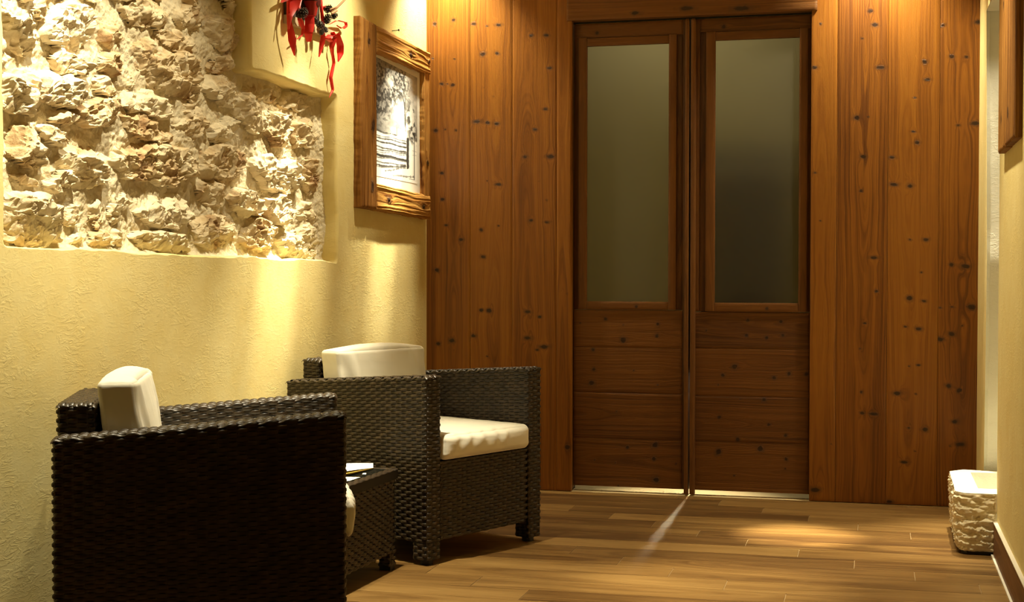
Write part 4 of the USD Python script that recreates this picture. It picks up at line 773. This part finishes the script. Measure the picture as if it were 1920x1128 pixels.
ribbon([(622, 66, .0), (632, 62, .01), (638, 85, .01), (638, 100, .005), (634, 116, .0)], [.02, .022, .03, .026, .004], NT + .01, 6)
ribbon([(620, 60, .0), (626, 70, .0), (622, 90, -.005), (626, 118, -.01), (620, 145, -.015), (624, 168, -.018), (617, 183, -.02)], [.03, .03, .012, .012, .014, .012, .002], NT, 7)
ribbon([(618, 45, .0), (632, 38, .01), (648, 42, .0), (650, 48, -.01), (642, 54, .0), (632, 48, .0)], [.02, .014, .014, .012, .012, .006], NT + .01, 8, 0.9)
ribbon([(610, 20, .0), (606, 14, .0), (612, 10, .0)], [.006, .02, .006], NT + .02, 9)
ribbon([(618, 66, .0), (613, 72, .0), (620, 78, .0)], [.03, .03, .02], NT + .01, 10)
ribbon([(528, 4, .0), (540, -2, .0), (556, -10, .01)], [.01, .03, .03], NT + .02, 11)
c0, c1 = aw((587, 30), NT + .03), aw((589, -10), NT + .03)
cup_ = trimesh.creation.revolve([(0, 0), (0.017, 0), (0.026, 0.045), (0.028, 0.05), (0.026, 0.05), (0.022, 0.03), (0, 0.03)], sections=28)
obj('candle_cup', cup_.apply_translation(aw((584, 30), NT + .03)), 'red_wax', ar, 40)
obj('candle_rim', trimesh.creation.revolve([(0, 0.0), (0.0285, 0.0), (0.031, 0.012), (0.030, 0.05), (0, 0.05)], sections=28).apply_translation(aw((586, 12), NT + .03)), 'dark_red_wax', ar, 40)
def pine_cone(px, n, r, seed, tilt):
    rg = np.random.default_rng(seed); ctr = aw(px, n); V, F, b = [], [], 0; ax = np.array([math.sin(tilt), 0.2, math.cos(tilt)]); ax /= np.linalg.norm(ax)
    x = np.cross(ax, [0.3, 1, 0.1]); x /= np.linalg.norm(x); y = np.cross(ax, x)
    tips = []
    for k in range(46):
        t = (k + .5) / 46; ph = k * 2.39996; rad = r * math.sin(PI * (0.12 + 0.82 * t)) ** 0.7; h = (t - .5) * 2.3 * r
        o = math.cos(ph) * x + math.sin(ph) * y; tg = np.cross(ax, o); base = ctr + ax * h
        p = [base + o * rad * .4 - tg * r * .12, base + o * rad * .4 + tg * r * .12, base + o * rad * .85 + tg * r * .26 + ax * r * .08, base + o * rad * 1.05 + ax * r * .2, base + o * rad * .85 - tg * r * .26 + ax * r * .08]
        p2 = [q - ax * r * .09 for q in p]; V += p + p2
        F += [(b, b + 1, b + 2), (b, b + 2, b + 4), (b + 4, b + 2, b + 3), (b + 5, b + 7, b + 6), (b + 5, b + 9, b + 7), (b + 9, b + 8, b + 7)] + [(b + i, b + 5 + i, b + (i + 1) % 5) for i in range(5)] + [(b + (i + 1) % 5, b + 5 + i, b + 5 + (i + 1) % 5) for i in range(5)]
        b += 10; tips.append(trimesh.creation.icosphere(1, r * .10).apply_translation(base + o * rad * 1.03 + ax * r * .18))
    core = trimesh.creation.icosphere(2, r * 0.62).apply_transform(np.diag([1, 1, 1.5, 1])).apply_translation(ctr)
    c = obj('pine_cone', cat([trimesh.Trimesh(V, F, process=False), core]), 'cone_scale', ar, False)
    obj('scale_tips', cat(tips), 'cone_tip', c, True)
for px, n, r, s, t in (((613, 36), .05, .016, 1, .3), ((615, 17), .045, .014, 2, .8), ((600, 46), .045, .014, 3, 2.2), ((626, 30), .055, .012, 4, 1.2), ((603, 60), .05, .010, 5, .2), ((592, 38), .05, .010, 6, 1.5), ((610, 55), .05, .010, 7, 2.6), ((566, 25), .05, .018, 8, 1.0)): pine_cone(px, n, r, 500 + s, t)
obj('twig', tube([aw((620, 22), .06), aw((632, 14), .07), aw((640, 6), .08), aw((650, -4), .08)], [.0045, .0045, .004, .0035], 8), 'cinnamon', ar, True)
obj('twig', tube([aw((622, 26), .065), aw((632, 20), .07)], .0035, 8), 'cinnamon', ar, True)
obj('twig', tube([aw((618, 18), .07), aw((634, 12), .07), aw((641, 4), .07)], .003, 8), 'cinnamon', ar, True)
